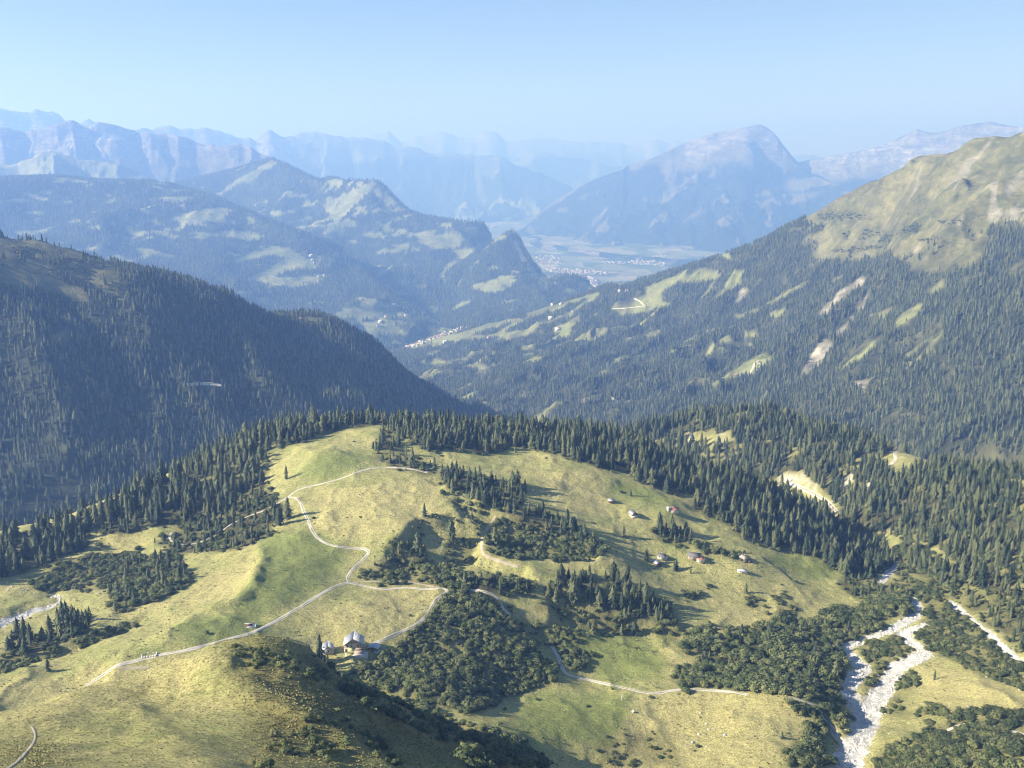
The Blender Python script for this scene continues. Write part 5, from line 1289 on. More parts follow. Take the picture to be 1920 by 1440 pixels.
# ------------------------------------------------------------------ tracks and stream beds, laid on the ground
def gravel_material(name, lo, hi, grass=False, scale=0.8):
    m, nt, b = new_mat(name); t = NT(nt)
    n = t.noise(scale, 6, 0.75)
    c = t.ramp(n, [(0.3, lo), (0.7, hi)])
    if not grass and hi[0] > 0.6:
        c = t.mix(t.ramp(t.noise(0.07, 5, 0.7, None, 1.0), [(0.42, 0.0), (0.6, 0.75)]), c, (0.30, 0.285, 0.25))
    if grass:
        a = t.attr('across')
        d = t.math('ABSOLUTE', t.math('SUBTRACT', a, 0.5))
        g = t.math('MULTIPLY', t.ramp(d, [(0.10, 1.0), (0.2, 0.0)]), t.ramp(t.noise(0.06, 3), [(0.4, 0.0), (0.55, 0.9)]))
        c = t.mix(g, c, (0.22, 0.21, 0.085))
    nt.links.new(c, b.inputs['Base Color'])
    t.bump(t.noise(scale * 1.6, 5, 0.7), 0.6, 0.15, b)
    return m
M_track = gravel_material('track_gravel', (0.42, 0.38, 0.31), (0.66, 0.61, 0.52), True)
M_foot = gravel_material('footpath_earth', (0.30, 0.25, 0.18), (0.48, 0.41, 0.31))
M_bed = gravel_material('stream_gravel', (0.22, 0.215, 0.205), (0.72, 0.70, 0.67), False, 0.55)
def ribbon(name, line, halfw, mat, lift=0.12, cols=5, rag=0.0, seed=0, label='', cat='path', land=None):
    land = land or LA
    P = line[:, :2]
    seg = np.hypot(*np.diff(P, axis=0).T); s = np.concatenate([[0], np.cumsum(seg)])
    n = max(4, int(s[-1] / 1.6)); u = np.linspace(0, s[-1], n)
    x = np.interp(u, s, P[:, 0]); y = np.interp(u, s, P[:, 1])
    hw = np.interp(u, s, line[:, 2]) if halfw is None else np.full(n, halfw)
    dx = np.gradient(x); dy = np.gradient(y); L = np.hypot(dx, dy) + 1e-6
    nx, ny = -dy / L, dx / L
    a = np.linspace(-1, 1, cols)
    hl = hw * (1 + rag * fbm(u / 6, u * 0 + seed, 3, seed)); hr = hw * (1 + rag * fbm(u / 6, u * 0 + seed + 9, 3, seed + 4))
    off = np.where(a[None] < 0, a[None] * hl[:, None], a[None] * hr[:, None])
    X = x[:, None] + nx[:, None] * off; Y = y[:, None] + ny[:, None] * off
    Z = land.zat(X, Y) + lift * (1 - 0.6 * np.abs(a[None]) ** 3)
    idx = np.arange(n * cols).reshape(n, cols)
    q = np.stack([idx[:-1, :-1], idx[:-1, 1:], idx[1:, 1:], idx[1:, :-1]], -1).reshape(-1, 4)
    me = mesh_arrays(name, np.stack([X, Y, Z], -1).reshape(-1, 3), quads=q); smooth(me)
    fattr(me, 'across', np.broadcast_to((a[None] + 1) / 2, X.shape))
    o = put(name, me, mat)
    tag(o, label, cat, kind='structure')
    return o
TRACKS = [('main', 1.35, M_track, 'pale gravel track running up the pasture past the spur'), ('loop', 1.0, M_foot, 'short grassy loop of track round a green patch'), ('hut', 1.25, M_track, 'two-rut track curving from the junction to the hut'), ('straight', 0.8, M_foot, 'thin straight path along the edge of the hollow'),
 ('upper', 1.3, M_track, 'pale gravel track bending up the pasture'), ('ridge', 1.1, M_track, 'thin path climbing across the upper meadow'), ('west', 1.0, M_track, 'track winding down through the shrubs at left'), ('knoll', 1.5, M_track, 'white track behind the alder knoll'), ('valley', 1.5, M_track, 'white gravel track crossing the lower pasture'),
 ('bank', 1.5, M_track, 'track running down to the stream bed'), ('hollow', 1.1, M_foot, 'white footpath dropping through the hollow'), ('east', 1.5, M_track, 'track among the bushes at lower right'), ('spur_foot', 0.45, M_foot, 'narrow footpath on the near spur'), ('cut', 2.2, M_track, 'gravel road below the earth cut in the gorge wood'), ('clearing', 2.2, M_track, 'forest road curling through a clearing'), ('clearing_b', 2.0, M_track, 'short stretch of forest road in the clearing')]
for key, hw, mat, lab in TRACKS:
    ribbon('path', PATHS[key], hw, mat, 0.16 if hw < 2 else 0.5, 7, 0.25, hash(key) % 50 if False else len(key) * 7, lab)
for land_, pts_, hw_, lab_ in ((LB, [(345,724),(362,721),(390,720),(415,723)], 4.0, 'pale forest road across the shaded hillside'), (LC, [(1188,560),(1198,564),(1205,570),(1209,574)], 2.8, 'white road ending in a green clearing on the right slope'), (LC, [(1148,579),(1170,578),(1190,576),(1209,574)], 2.2, 'thin road crossing the green clearing on the right slope'),
                              (LC, [(1142,744),(1152,750),(1168,755),(1186,751)], 5.0, 'pale road bend at the foot of the right slope'), (LC, [(1404,702),(1412,690),(1416,680),(1424,676)], 4.0, 'white track on the long clearing of the right slope')):
    ribbon('path', trace(land_, [(a_, b_, 0) for a_, b_ in pts_], 6, 1500), hw_, M_track, 1.5, 5, 0.2, 3, lab_, 'path', land_)
BEDS = ['left arm of the white gravel stream bed', 'main white gravel stream bed running down to the lower edge', 'narrow gravel side stream at the right edge', 'grey gravel stream on the left pasture', 'stream gravel in the shade of the gorge']
for k, ln in enumerate(river_lines):
    ribbon('stream_bed', ln, None, M_bed, 0.22, 9, 0.8, 60 + k * 5, BEDS[k], 'stream bed')

def rock_mesh(seed, name='boulder'):
    r = random.Random(seed)
    bm = bmesh.new(); bmesh.ops.create_icosphere(bm, subdivisions=2, radius=0.5)
    ax = [Vector((r.gauss(0, 1), r.gauss(0, 1), r.gauss(0, 1))).normalized() for _ in range(7)]; ds = [r.uniform(0.28, 0.45) for _ in ax]
    for v in bm.verts:
        for a, d in zip(ax, ds):
            e = v.co.dot(a) - d
            if e > 0: v.co -= a * e
        v.co *= r.uniform(0.95, 1.05); v.co.z *= 0.75
    me = bpy.data.meshes.new(name); bm.to_mesh(me); bm.free(); return me
M_stone = plain('pale_limestone', (0.54, 0.52, 0.48), 0.9, 0.3, 1.2)
ROCKS = [rock_mesh(400 + i) for i in range(5)]
for r_ in ROCKS: r_.materials.append(M_stone)
SRC_rock = source('stone_shapes', ROCKS)
def stones():
    r5 = np.random.default_rng(91); X = []; Y = []; S = []
    for k, ln in enumerate(river_lines):
        n = int(np.hypot(*np.diff(ln[:, :2], axis=0).T).sum() * (14 if k < 3 else 5))
        i = r5.integers(0, len(ln) - 1, n); t = r5.random(n)
        c = ln[i] * (1 - t[:, None]) + ln[i + 1] * t[:, None]
        d = ln[i + 1][:, :2] - ln[i][:, :2]; L = np.hypot(d[:, 0], d[:, 1]) + 1e-6
        o = np.clip(r5.normal(0, 0.6, n), -1.5, 1.5) * c[:, 2]
        X.append(c[:, 0] - d[:, 1] / L * o); Y.append(c[:, 1] + d[:, 0] / L * o); S.append(r5.gamma(2.0, 0.32, n).clip(0.25, 2.6))
    X = np.concatenate(X); Y = np.concatenate(Y); S = np.concatenate(S); Z = LA.zat(X, Y) + 0.1
    n = len(X)
    o = mass('stream_stones', 'pale stones and boulders strewn over the stream beds', 'stones', np.stack([X, Y, Z], -1), S, S * r5.uniform(0.9, 1.4, n), r5.integers(0, 5, n), SRC_rock, 12)
stones()
def ordinal(k): return ['first', 'second', 'third', 'fourth', 'fifth', 'sixth', 'seventh', 'eighth', 'ninth', 'tenth', 'eleventh', 'twelfth', 'thirteenth', 'fourteenth', 'fifteenth', 'sixteenth', 'seventeenth', 'eighteenth', 'nineteenth', 'twentieth'][k]
def boulders(pts, fmt, group, s0, s1, seed):
    r6 = random.Random(seed)
    for k, (px, py) in enumerate(sorted(pts)):
        x, y, z = LA.hit(px, py, 560); s = r6.uniform(s0, s1)
        o = put('boulder', ROCKS[k % 5]); o.location = (x, y, z + s * 0.15); o.scale = (s * 1.2, s, s); o.rotation_euler = (0, 0, r6.uniform(0, 6.28))
        tag(o, fmt.format(ordinal(k)), 'boulder', group)
boulders([(x / 8, 1060 + y / 8) for x, y in ((90, 320), (165, 295), (185, 325), (130, 350), (115, 378), (348, 365), (393, 380), (510, 425), (990, 360), (1075, 360), (1235, 528), (1485, 408), (1150, 345), (100, 262))], '{} pale boulder from the left on the pasture by the left stream', 'boulders on the left pasture', 1.0, 1.7, 1)
boulders([(1120 + x / 4, 1080 + y / 4) for x, y in ((775, 1030), (955, 1195), (710, 1250), (815, 1110), (835, 1155), (270, 1020), (820, 1280), (760, 1190), (660, 1270))], '{} pale boulder from the left on the dry knoll', 'boulders on the dry knoll', 0.9, 2.2, 2)
boulders([(1440 + x / 4, 1080 + y / 4) for x, y in ((905, 1185), (1885, 855), (1760, 1000), (1790, 350), (1640, 760), (1500, 980))], '{} pale boulder from the left east of the stream', 'boulders east of the stream', 0.9, 1.8, 3)

# ------------------------------------------------------------------ buildings
M_tin = plain('pale_tin_roof', (0.44, 0.45, 0.47), 0.45, 0.06, 0.5, 0.3)
M_shingle = plain('grey_shingle', (0.16, 0.15, 0.15), 0.85, 0.2, 0.8)
M_redroof = plain('red_roof', (0.34, 0.16, 0.125), 0.8, 0.15, 0.8)
M_plaster = plain('pale_plaster', (0.66, 0.62, 0.56), 0.9, 0.08, 0.4)
M_stonewall = plain('stone_wall', (0.50, 0.47, 0.43), 0.95, 0.25, 1.2)
M_timber = plain('brown_timber', (0.20, 0.12, 0.075), 0.85, 0.25, 1.0)
M_pink = plain('weathered_timber', (0.40, 0.34, 0.29), 0.85, 0.15, 1.0)
M_glass = plain('dark_glass', (0.02, 0.025, 0.03), 0.15, 0.1, 0.5)
M_white = plain('white_paint', (0.62, 0.61, 0.58), 0.6, 0.04, 0.5)
M_green = plain('pale_green_awning', (0.42, 0.52, 0.22), 0.8, 0.1, 0.5)
M_conc = plain('concrete', (0.60, 0.58, 0.54), 0.9, 0.1, 0.5)
M_dark = plain('dark_opening', (0.03, 0.028, 0.026), 0.9, 0.1, 0.5)
def boxes(lst):
    """list of (x0,x1,y0,y1,z0,z1) -> mesh"""
    V = []; Q = []
    for (x0, x1, y0, y1, z0, z1) in lst:
        n = len(V); V += [(x0, y0, z0), (x1, y0, z0), (x1, y1, z0), (x0, y1, z0), (x0, y0, z1), (x1, y0, z1), (x1, y1, z1), (x0, y1, z1)]
        Q += [(n, n + 3, n + 2, n + 1), (n + 4, n + 5, n + 6, n + 7), (n, n + 1, n + 5, n + 4), (n + 1, n + 2, n + 6, n + 5), (n + 2, n + 3, n + 7, n + 6), (n + 3, n, n + 4, n + 7)]
    return mesh_arrays('box', np.array(V), quads=np.array(Q))
def prism(w, l, z0, h, rh, off=0.0):
    """gabled wall body: width along x (gable ends face +-y), ridge along y"""
    a = w / 2; b = l / 2; rx = off
    V = [(-a, -b, z0), (a, -b, z0), (a, b, z0), (-a, b, z0), (-a, -b, h), (a, -b, h), (a, b, h), (-a, b, h), (rx, -b, h + rh), (rx, b, h + rh)]
    Q = [(0, 3, 2, 1), (1, 2, 6, 5), (3, 0, 4, 7)]; T = [(4, 5, 8), (7, 9, 6), (0, 1, 5), (0, 5, 4), (2, 3, 7), (2, 7, 6)]
    return mesh_arrays('wall', np.array(V), quads=np.array(Q), tris=np.array(T))
def roof_plane(w, l, h, rh, side, over=0.5, th=0.16, off=0.0):
    """one sloping roof sheet with thickness; side -1 left, 1 right"""
    b = l / 2 + over; ex = side * (w / 2); rx = off
    dx, dz = ex - rx, -rh; L = math.hypot(dx, dz); k = (L + over) / L
    ex2, ez2 = rx + dx * k, h + rh + dz * k
    n = np.array((-dz * side, 0, dx * side)) / L * np.array((1, 1, 1)); n = np.array((abs(rh) / L * side, 0, abs(dx) / L))
    base = [np.array((rx, -b, h + rh)) + n * 0.02, np.array((ex2, -b, ez2)) + n * 0.02, np.array((ex2, b, ez2)) + n * 0.02, np.array((rx, b, h + rh)) + n * 0.02]
    V = base + [p + np.array((0, 0, th)) for p in base]
    Q = [(0, 3, 2, 1), (4, 5, 6, 7), (0, 1, 5, 4), (1, 2, 6, 5), (2, 3, 7, 6), (3, 0, 4, 7)]
    return mesh_arrays('roof', np.array(V), quads=np.array(Q))
def opening(parent, kind, side, u, z, w, h, hw, hl, frame=M_white, pane=M_glass):
    """window or door set on a wall: side in 'f' (front -y), 'b', 'l', 'r'"""
    t = 0.06
    def bx(u0, u1, z0, z1, d0, d1):
        if side == 'f': return (u0, u1, -hl - d1, -hl - d0, z0, z1)
        if side == 'b': return (u0, u1, hl + d0, hl + d1, z0, z1)
        if side == 'l': return (-hw - d1, -hw - d0, u0, u1, z0, z1)
        return (hw + d0, hw + d1, u0, u1, z0, z1)
    a = put(kind, boxes([bx(u - w / 2, u + w / 2, z, z + h, 0.003, t)]), pane, parent)
    fr = 0.1
    put('frame', boxes([bx(u - w / 2 - fr, u - w / 2, z - fr, z + h + fr, 0.003, t + 0.05), bx(u + w / 2, u + w / 2 + fr, z - fr, z + h + fr, 0.003, t + 0.05), bx(u - w / 2, u + w / 2, z + h, z + h + fr, 0.003, t + 0.05), bx(u - w / 2, u + w / 2, z - fr, z, 0.003, t + 0.05)]), frame, a)
    return a
def chalet(name, label, px, py, w, l, h, rh, yaw, roofm, wallm, cat='house', land=None, rmin=560, windows=2, door=True, chim=True, base=None, sink=1.2, roof_r=None):
    x, y, z = (land or LA).hit(px, py, rmin)
    root = empty(name, (x, y, z + 0.25), yaw, 0.88)
    tag(root, label, cat)
    put('wall', prism(w, l, -sink, h, rh), wallm, root)
    put('roof', roof_plane(w, l, h, rh, -1), roofm, root)
    r2 = put('roof', roof_plane(w, l, h, rh, 1), roof_r or roofm, root)
    if base: put('plinth', boxes([(-w / 2 - 0.06, w / 2 + 0.06, -l / 2 - 0.06, l / 2 + 0.06, -sink - 0.1, h * 0.4)]), base, root)
    for k in range(windows):
        u = (k - (windows - 1) / 2) * w / (windows + 0.4)
        opening(root, 'window', 'f', u, h * 0.5, 0.9, 1.0, w / 2 + (0.06 if base else 0), l / 2 + (0.06 if base else 0))
        opening(root, 'window', 'l', u * l / w, h * 0.5, 0.9, 1.0, w / 2 + (0.06 if base else 0), l / 2 + (0.06 if base else 0))
    if door:
        opening(root, 'door', 'r', 0, 0.0, 1.1, 1.9, w / 2 + (0.06 if base else 0), l / 2 + (0.06 if base else 0), M_timber, M_timber)
    if chim:
        put('chimney', boxes([(w * 0.15, w * 0.15 + 0.6, l * 0.15, l * 0.15 + 0.6, h + rh * 0.4, h + rh + 0.7)]), M_stonewall, root)
    return root

# the big hut
def big_hut():
    x, y, z = LA.hit(664, 1216, 560)
    r = empty('mountain_hut', (x, y, z + 0.4), math.radians(6))
    tag(r, 'large mountain hut with pale metal roof above the alder slope', 'house')
    W, Lh, H, RH = 12.2, 10.0, 5.6, 3.9
    put('wall', prism(W, Lh, -2.2, H, RH), M_pink, r)
    put('plinth', boxes([(-W / 2 - 0.08, W / 2 + 0.08, -Lh / 2 - 0.08, Lh / 2 + 0.08, -2.6, 2.4)]), M_stonewall, r)
    lr = put('roof', roof_plane(W, Lh, H, RH, -1, 0.9, 0.22), M_tin, r)
    rrf = put('roof', roof_plane(W, Lh, H, RH, 1, 0.9, 0.22), M_tin, r)
    put('snow_guard', boxes([(-4.6, -4.4, -4.6, 4.6, H + 0.95, H + 1.35)]), M_shingle, lr)
    put('dormer', boxes([(2.4, 4.6, -1.4, 1.4, H + 0.6, H + 2.4)]), M_pink, rrf)
    put('chimney', boxes([(0.8, 1.6, 1.2, 2.0, H + 2.4, H + RH + 1.2)]), M_stonewall, rrf)
    for u in (-1.6, 0.0, 1.6): opening(r, 'window', 'f', u, H + 0.35, 0.9, 1.1, W / 2, Lh / 2)
    for u in (-4.2, -1.2, 3.0, 4.8): opening(r, 'window', 'f', u, 3.3, 1.0, 1.25, W / 2, Lh / 2)
    opening(r, 'window', 'f', -3.2, 0.5, 1.2, 1.2, W / 2 + 0.08, Lh / 2 + 0.08)
    opening(r, 'door', 'f', -5.0, -0.3, 1.3, 2.2, W / 2 + 0.08, Lh / 2 + 0.08, M_timber, M_timber)
    for u in (-3, 0, 3): opening(r, 'window', 'l', u, 3.3, 1.0, 1.25, W / 2, Lh / 2)
    for u in (-3, 0, 3): opening(r, 'window', 'r', u, 3.3, 1.0, 1.25, W / 2, Lh / 2)
    an = put('annex', boxes([(0.6, 7.4, -Lh / 2 - 3.4, -Lh / 2 - 0.1, -2.4, 2.3)]), M_pink, r)
    put('railing', boxes([(0.6, 7.4, -Lh / 2 - 3.4, -Lh / 2 - 3.25, 2.3, 3.2), (7.25, 7.4, -Lh / 2 - 3.2, -Lh / 2 - 0.1, 2.3, 3.2)]), M_timber, an)
    aw = put('awning', mesh_arrays('awning', np.array([(-3.6, -Lh / 2 - 0.2, 2.9), (0.3, -Lh / 2 - 0.2, 2.9), (0.3, -Lh / 2 - 3.0, 2.1), (-3.6, -Lh / 2 - 3.0, 2.1), (-3.6, -Lh / 2 - 0.2, 3.0), (0.3, -Lh / 2 - 0.2, 3.0), (0.3, -Lh / 2 - 3.0, 2.2), (-3.6, -Lh / 2 - 3.0, 2.2)]), quads=np.array([(0, 1, 2, 3), (7, 6, 5, 4), (0, 4, 5, 1), (1, 5, 6, 2), (2, 6, 7, 3), (3, 7, 4, 0)])), M_green, r)
    for u in (-3.5, 0.2): put('post', boxes([(u - 0.06, u + 0.06, -Lh / 2 - 2.95, -Lh / 2 - 2.83, -1.5, 2.1)]), M_timber, r)
    put('terrace', boxes([(-5.5, 9.5, -Lh / 2 - 5.2, -Lh / 2 - 0.12, -4.5, -0.4)]), M_stonewall, r)
    return x, y, z
HX, HY, HZ = big_hut()
barn = chalet('barn', 'small pale roofed barn left of the mountain hut', 615, 1222, 8.6, 9.5, 3.2, 3.4, math.radians(14), M_tin, M_stonewall, 'barn', windows=1)
put('skylight', boxes([(-3.6, -3.45, -2.6, -0.4, 3.95, 5.4)]), M_glass, barn)
def shed():
    x, y, z = LA.hit(702, 1219, 560)
    r = empty('open_shed', (x, y, z + 0.2), math.radians(-14))
    tag(r, 'low open shed with white metal roof right of the mountain hut', 'shed')
    for sx in (-3.3, 0, 3.3):
        for sy in (-2.3, 2.3): put('post', boxes([(sx - 0.12, sx + 0.12, sy - 0.12, sy + 0.12, -1.6, 2.6)]), M_timber, r)
    put('back_wall', boxes([(-3.5, 3.5, 2.45, 2.65, -1.6, 2.5)]), M_stonewall, r)
    put('plinth', boxes([(-3.9, 3.9, -2.9, 2.9, -2.6, -0.3)]), M_stonewall, r)
    put('roof', roof_plane(7.0, 5.6, 2.6, 0.9, -1, 0.6, 0.14), M_tin, r); put('roof', roof_plane(7.0, 5.6, 2.6, 0.9, 1, 0.6, 0.14), M_tin, r)
shed()
def flagpole():
    x, y, z = LA.hit(698, 1208, 560)
    r = empty('flagpole', (x, y, z)); tag(r, 'tall white flagpole between the hut and the shed', 'flagpole')
    n = 8; co = []; q = []
    for k, (h, rad) in enumerate(((-0.3, 0.16), (7.5, 0.10))):
        for i in range(n): co.append((rad * math.cos(i * 6.2832 / n), rad * math.sin(i * 6.2832 / n), h))
    for i in range(n): q.append((i, (i + 1) % n, n + (i + 1) % n, n + i))
    put('pole', mesh_arrays('pole', np.array(co), quads=np.array(q)), M_white, r)
    put('finial', rock_mesh(7, 'finial'), M_white, r).location = (0, 0, 7.6); r.children[-1].scale = (0.5, 0.5, 0.6)
    put('footing', boxes([(-0.4, 0.4, -0.4, 0.4, -0.5, 0.25)]), M_conc, r)
flagpole()
# chalets on the lower pasture
chalet('barn', 'white roofed barn in the middle of the pasture', 1187, 967, 7.0, 8.6, 3.0, 2.4, math.radians(22), M_tin, M_timber, 'barn', windows=1, base=M_plaster, chim=False)
chalet('chalet', 'pale house with red roof at the upper pasture edge', 1264, 960, 7.5, 9.0, 3.2, 2.2, math.radians(70), M_redroof, M_plaster, windows=2)
chalet('hay_barn', 'small white walled hut on the upper pasture', 1254, 958, 3.6, 3.6, 3.6, 0.9, math.radians(20), M_conc, M_white, 'hut', windows=1, chim=False)
chalet('hay_barn', 'tiny pale roofed hay barn by the meadow path', 1146, 941, 5.0, 6.0, 1.9, 1.3, math.radians(65), M_tin, M_timber, 'barn', windows=1, chim=False)
chalet('chalet', 'chalet with white roof in front of the dark roofed one', 1232, 1059, 6.5, 7.5, 2.6, 2.2, math.radians(30), M_tin, M_timber, windows=1, chim=False)
chalet('chalet', 'dark roofed chalet with pale walls behind the white roofed one', 1242, 1047, 7.0, 9.0, 2.6, 2.3, math.radians(55), M_shingle, M_plaster, windows=2)
chalet('farmhouse', 'long farmhouse with dark grey roof on the pasture', 1302, 1047, 8.5, 12.0, 3.2, 3.0, math.radians(66), M_shingle, M_pink, windows=3)
chalet('stable', 'red roofed stable joined to the dark roofed farmhouse', 1314, 1052, 6.5, 7.5, 2.8, 2.2, math.radians(50), M_redroof, M_plaster, 'barn', windows=1, chim=False)
chalet('chalet', 'brown chalet alone near the right end of the pasture', 1396, 1051, 7.5, 7.5, 3.2, 2.6, math.radians(28), M_pink, M_pink, windows=2)
chalet('lean_to', 'low dark shed beside the brown chalet', 1405, 1054, 4.0, 4.0, 1.6, 0.9, math.radians(28), M_shingle, M_timber, 'shed', windows=1, chim=False)
chalet('shed', 'low white walled shed at the end of the field path', 1392, 1073, 4.0, 10.0, 1.9, 1.0, math.radians(80), M_conc, M_white, 'shed', windows=2, chim=False)
chalet('chalet', 'brown roofed hut in the clearing on the shaded ridge', 566, 600, 12, 16, 4.5, 4.0, math.radians(80), M_timber, M_timber, land=LB, rmin=1500, windows=2)
chalet('chalet', 'red roofed hut in the gorge wood', 1580, 857, 9, 12, 3.5, 3.0, math.radians(80), M_redroof, M_pink, rmin=1000, windows=2)
chalet('chalet', 'brown hut at the tip of the long clearing on the right slope', 1381, 705, 10, 14, 4, 3.5, math.radians(60), M_redroof, M_timber, land=LC, rmin=1700)
chalet('chalet', 'farmhouse beside the white road on the right slope clearing', 1425, 682, 10, 14, 4, 3.5, math.radians(40), M_shingle, M_plaster, land=LC, rmin=1700)

def pad():
    x, y, z = LA.hit(466, 1174, 560)
    r = empty('concrete_pad', (x, y, z + 0.1), math.radians(8)); tag(r, 'white concrete pad with raised rim beside the track', 'pad')
    put('slab', boxes([(-5, 5, -3.2, 3.2, -1.0, 0.12)]), M_conc, r)
    put('rim', boxes([(-5, 5, -3.2, -2.9, 0.12, 0.5), (-5, 5, 2.9, 3.2, 0.12, 0.5), (-5, -4.7, -2.9, 2.9, 0.12, 0.5), (4.7, 5, -2.9, 2.9, 0.12, 0.5)]), M_conc, r)
    t = empty('trough', (x, y, z + 0.23), math.radians(8)); tag(t, 'dark cattle trough on the concrete pad', 'trough')
    put('basin', boxes([(-2.6, 2.6, -0.9, -0.75, 0, 0.8), (-2.6, 2.6, 0.75, 0.9, 0, 0.8), (-2.6, -2.45, -0.75, 0.75, 0, 0.8), (2.45, 2.6, -0.75, 0.75, 0, 0.8), (-2.45, 2.45, -0.75, 0.75, 0, 0.12)]), M_timber, t)
    put('hay', boxes([(-2.3, 2.3, -0.6, 0.6, 0.14, 0.6)]), M_dark, t)  # near-black block filling the inside of the trough
pad()
def ruin():
    x, y, z = LA.hit(281, 1228, 560)
    r = empty('stone_ruin', (x, y, z), math.radians(10)); tag(r, 'low ruined stone walls above the lower track', 'ruin')
    rq = random.Random(4)
    for k, (a, b, c, d) in enumerate([(-5, 4.6, -2.4, -1.6), (-5, 4.6, 1.6, 2.4), (-5, -4.2, -1.6, 1.6), (3.8, 4.6, -1.6, 1.6)]):
        L = []
        n = 6; lx = (b - a) > (d - c)
        for i in range(n):
            h = rq.uniform(0.2, 0.8)
            if lx: L.append((a + (b - a) * i / n, a + (b - a) * (i + 0.94) / n, c, d, -0.6, h))
            else: L.append((a, b, c + (d - c) * i / n, c + (d - c) * (i + 0.94) / n, -0.6, h))
        put('wall', boxes(L), M_stonewall, r)
ruin()
def dead_tree():
    x, y, z = LA.hit(1166, 1313, 560)
    r = empty('dead_tree', (x, y, z), 0.4); tag(r, 'bare grey dead tree below the valley track', 'tree')
    put('trunk', trunk_mesh('dead_trunk', 4.2, 0.22, 0.06), M_conc, r)
    rq = random.Random(8)
    for k in range(7):
        a = rq.uniform(0, 6.28); L = rq.uniform(1.2, 2.4); z0 = rq.uniform(1.0, 3.6)
        b = put('branch', trunk_mesh('dead_branch', L, 0.08, 0.02, 5), M_conc, r); b.location = (0, 0, z0); b.rotation_euler = (0, rq.uniform(0.7, 1.2), a)
dead_tree()

# ------------------------------------------------------------------ far villages
def small_house(seed, w, l, h, rh, roofm, wallm):
    return joined('house', [(prism(w, l, -3, h, rh), wallm), (roof_plane(w, l, h, rh, -1), roofm), (roof_plane(w, l, h, rh, 1), roofm)])
M_brownroof = plain('brown_tile', (0.30, 0.19, 0.14), 0.85, 0.2, 0.5)
HOUSES = [small_house(1, 11, 14, 6, 4, M_brownroof, M_white), small_house(2, 12, 12, 7, 4, M_shingle, M_plaster), small_house(3, 10, 16, 6, 4, M_redroof, M_white), small_house(4, 14, 20, 7, 5, M_conc, M_white)]
SRC_house = source('house_shapes', HOUSES)
def village():
    r7 = random.Random(12)
    poly = c2([(365,1205),(430,1165),(520,1150),(600,1160),(690,1130),(760,1130),(700,1160),(640,1185),(560,1205),(500,1235),(400,1250)])
    k = 0; tries = 0; pts = []
    while k < 105 and tries < 4000:
        tries += 1
        px = r7.uniform(735, 880); py = r7.uniform(610, 660)
        if not inpoly(np.array([px]), np.array([py]), poly)[0]: continue
        x, y, z = LC.hit(px, py, 3300)
        if any(abs(x - a) + abs(y - b) < 17 for a, b in pts): continue
        pts.append((x, y)); m = r7.choice([0, 0, 1, 2, 3])
        o = put('house', HOUSES[m]); o.location = (x, y, z); o.rotation_euler = (0, 0, r7.uniform(0, 3.14)); s = r7.uniform(0.75, 1.15); o.scale = (s, s, s)
        tag(o, ['small white house with brown roof in the valley village', 'small pale house with dark roof in the valley village', 'small white house with red roof in the valley village', 'large white house with pale roof in the valley village'][m], 'house', 'houses of the valley village')
        k += 1
    x, y, z = LC.hit(791, 645, 3300)
    c = empty('church', (x, y, z), 0.5); tag(c, 'white church with a pointed tower in the valley village', 'church')
    put('nave', prism(12, 24, -3, 9, 7), M_white, c); put('roof', roof_plane(12, 24, 9, 7, -1), M_brownroof, c); put('roof', roof_plane(12, 24, 9, 7, 1), M_brownroof, c)
    tw = put('tower', boxes([(-3.5, 3.5, -19, -12.2, -3, 24)]), M_white, c)
    put('spire', mesh_arrays('spire', np.array([(-3.8, -19.3, 24), (3.8, -19.3, 24), (3.8, -11.9, 24), (-3.8, -11.9, 24), (0, -15.6, 40)]), quads=np.array([(0, 3, 2, 1)]), tris=np.array([(0, 1, 4), (1, 2, 4), (2, 3, 4), (3, 0, 4)])), M_shingle, tw)
    farms = [((x_ / 7.385 + 700), (560 + y_ / 7.385), LC) for x_, y_ in ((1480, 290), (1250, 400), (1600, 550), (1000, 615), (960, 300), (870, 320))] + [((980 + a / 6), (440 + b / 6), LC) for a, b in ((340, 775), (320, 950), (1095, 640), (570, 870), (1180, 640), (395, 1080))] + [(1037, 572, LC), (1052, 571, LC)]
    for k, (px, py, L) in enumerate(farms):
        x, y, z = L.hit(px, py, 3000); o = put('house', HOUSES[k % 4]); o.location = (x, y, z); o.rotation_euler = (0, 0, k * 0.7); o.scale = (1.4,) * 3
        tag(o, 'lone farmhouse on a clearing of the right valley side', 'house', 'farmhouses on the valley clearings')
    for k, (px, py) in enumerate([(700 + a / 7.385, 560 + b / 7.385) for a, b in ((200, 110), (235, 120), (285, 100), (450, 240), (470, 245), (180, 260), (105, 330), (60, 380))] + [c1([(1610, 900)])[0], c1([(1620, 915)])[0], c1([(1600, 880)])[0], c1([(1640, 985)])[0], c1([(1670, 980)])[0]]):
        x, y, z = LD1.hit(px, py, 5000); o = put('house', HOUSES[(k + 1) % 4]); o.location = (x, y, z); o.rotation_euler = (0, 0, k * 0.9); o.scale = (1.6,) * 3
        tag(o, 'farmhouse on the meadows of the far hillside', 'house', 'farmhouses across the valley')
village()
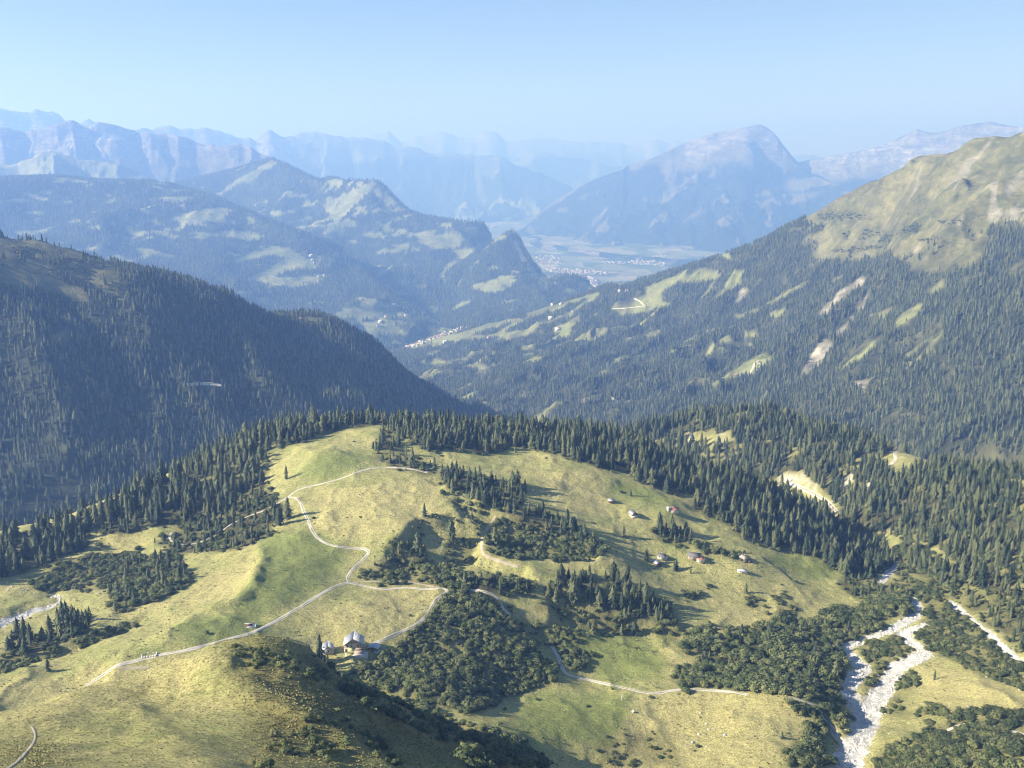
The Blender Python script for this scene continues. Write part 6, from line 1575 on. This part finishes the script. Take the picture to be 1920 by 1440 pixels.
def town():
    r8 = np.random.default_rng(5); X = []; Y = []
    z2 = lambda pts: [(980 + a / 6, 440 + b / 6) for a, b in pts]
    for poly, n in ((z2([(1170,310),(1400,250),(1600,240),(1690,300),(1580,350),(1300,335)]), 420), (z2([(230,370),(500,390),(950,420),(950,445),(800,450),(600,450),(330,420)]), 420), (z2([(740,470),(850,500),(860,560),(830,595),(780,560)]), 160), (z2([(110,260),(250,230),(400,240),(450,290),(200,300)]), 90), (c2([(700,585),(780,560),(900,560),(1080,545),(960,590),(880,625)]), 700), (z2([(150,300),(420,300),(480,330),(200,340)]), 80), (z2([(900,300),(1150,300),(1150,330),(900,320)]), 60)):
        xs = [p[0] for p in poly]; ys = [p[1] for p in poly]
        px = r8.uniform(min(xs), max(xs), n * 3); py = r8.uniform(min(ys), max(ys), n * 3)
        m = inpoly(px, py, poly); px, py = px[m][:n], py[m][:n]
        th, e = ray(px, py); r = -1474.0 / e
        X.append(r * np.sin(th)); Y.append(r * np.cos(th))
    X = np.concatenate(X); Y = np.concatenate(Y); n = len(X)
    s = r8.uniform(0.9, 2.0, n)
    mass('town', 'pale specks of towns on the distant valley floor', 'town', np.stack([X, Y, LP.zat(X, Y)], -1), s, s, r8.choice([0, 1, 1, 0, 3], n), SRC_house, 44)
town()
def barriers():
    bars = [c3(p) for p in ([(1050,425),(1085,418)],[(1000,452),(1040,446)],[(955,470),(990,462)],[(915,492),(950,487)],[(880,512),(910,505)],[(1130,405),(1160,396)],[(1180,382),(1205,370)],[(860,528),(885,522)])]
    for k, ((xa, ya), (xb, yb)) in enumerate(sorted(bars)):
        A = Vector(LC.hit(xa, ya + 4, 3500)); B = Vector(LC.hit(xb, yb + 4, 3500))
        d = B - A; n = max(3, int(d.length / 4))
        r = empty('avalanche_barrier', A); tag(r, f'{ordinal(k)} avalanche barrier from the left on the grassy ridge', 'barrier', 'avalanche barriers on the ridge')
        for i in range(n + 1):
            p = d * i / n
            zz = float(LC.zat(np.array([A.x + p.x]), np.array([A.y + p.y]))[0]) - A.z
            put('post', boxes([(p.x - 0.2, p.x + 0.2, p.y - 0.2, p.y + 0.2, zz - 0.5, zz + 4.0)]), M_timber, r)
        V = []; Q = []
        for j, h in enumerate((1.0, 2.2, 3.4)):
            o = len(V)
            for q0, q1 in ((h - 0.25, h + 0.25),):
                for i in range(n + 1):
                    p = d * i / n; zz = float(LC.zat(np.array([A.x + p.x]), np.array([A.y + p.y]))[0]) - A.z
                    V += [(p.x, p.y - 0.25, zz + q0), (p.x, p.y - 0.25, zz + q1)]
                for i in range(n): Q.append((o + 2 * i, o + 2 * i + 2, o + 2 * i + 3, o + 2 * i + 1))
        put('rails', mesh_arrays('rails', np.array(V), quads=np.array(Q)), M_timber, r)
barriers()
# ------------------------------------------------------------------ air
def haze():
    x0, x1, y0, y1, z0, z1 = -45000.0, 45000.0, -3000.0, 50000.0, CZ - 1500.0, CZ + 1300.0
    co = np.array([(x, y, z) for z in (z0, z1) for y in (y0, y1) for x in (x0, x1)])
    q = np.array([(0, 2, 3, 1), (4, 5, 7, 6), (0, 1, 5, 4), (2, 6, 7, 3), (0, 4, 6, 2), (1, 3, 7, 5)])
    me = mesh_arrays('haze', co, quads=q)
    m = bpy.data.materials.new('valley_haze'); m.use_nodes = True
    nt = m.node_tree; nt.nodes.clear()
    out = nt.nodes.new('ShaderNodeOutputMaterial')
    pv = nt.nodes.new('ShaderNodeVolumePrincipled')
    pv.inputs['Color'].default_value = (*HAZE_COLOR, 1)
    pv.inputs['Absorption Color'].default_value = (0.5, 0.5, 0.5, 1)
    pv.inputs['Density'].default_value = HAZE_DENSITY
    pv.inputs['Anisotropy'].default_value = HAZE_ANISO
    pv.inputs['Density Attribute'].default_value = ''
    nt.links.new(pv.outputs[0], out.inputs['Volume'])
    m.cycles.volume_sampling = 'DISTANCE'
    o = put('haze', me, m)
    tag(o, 'thin blue haze filling the valley air', 'haze', kind='stuff')
haze()
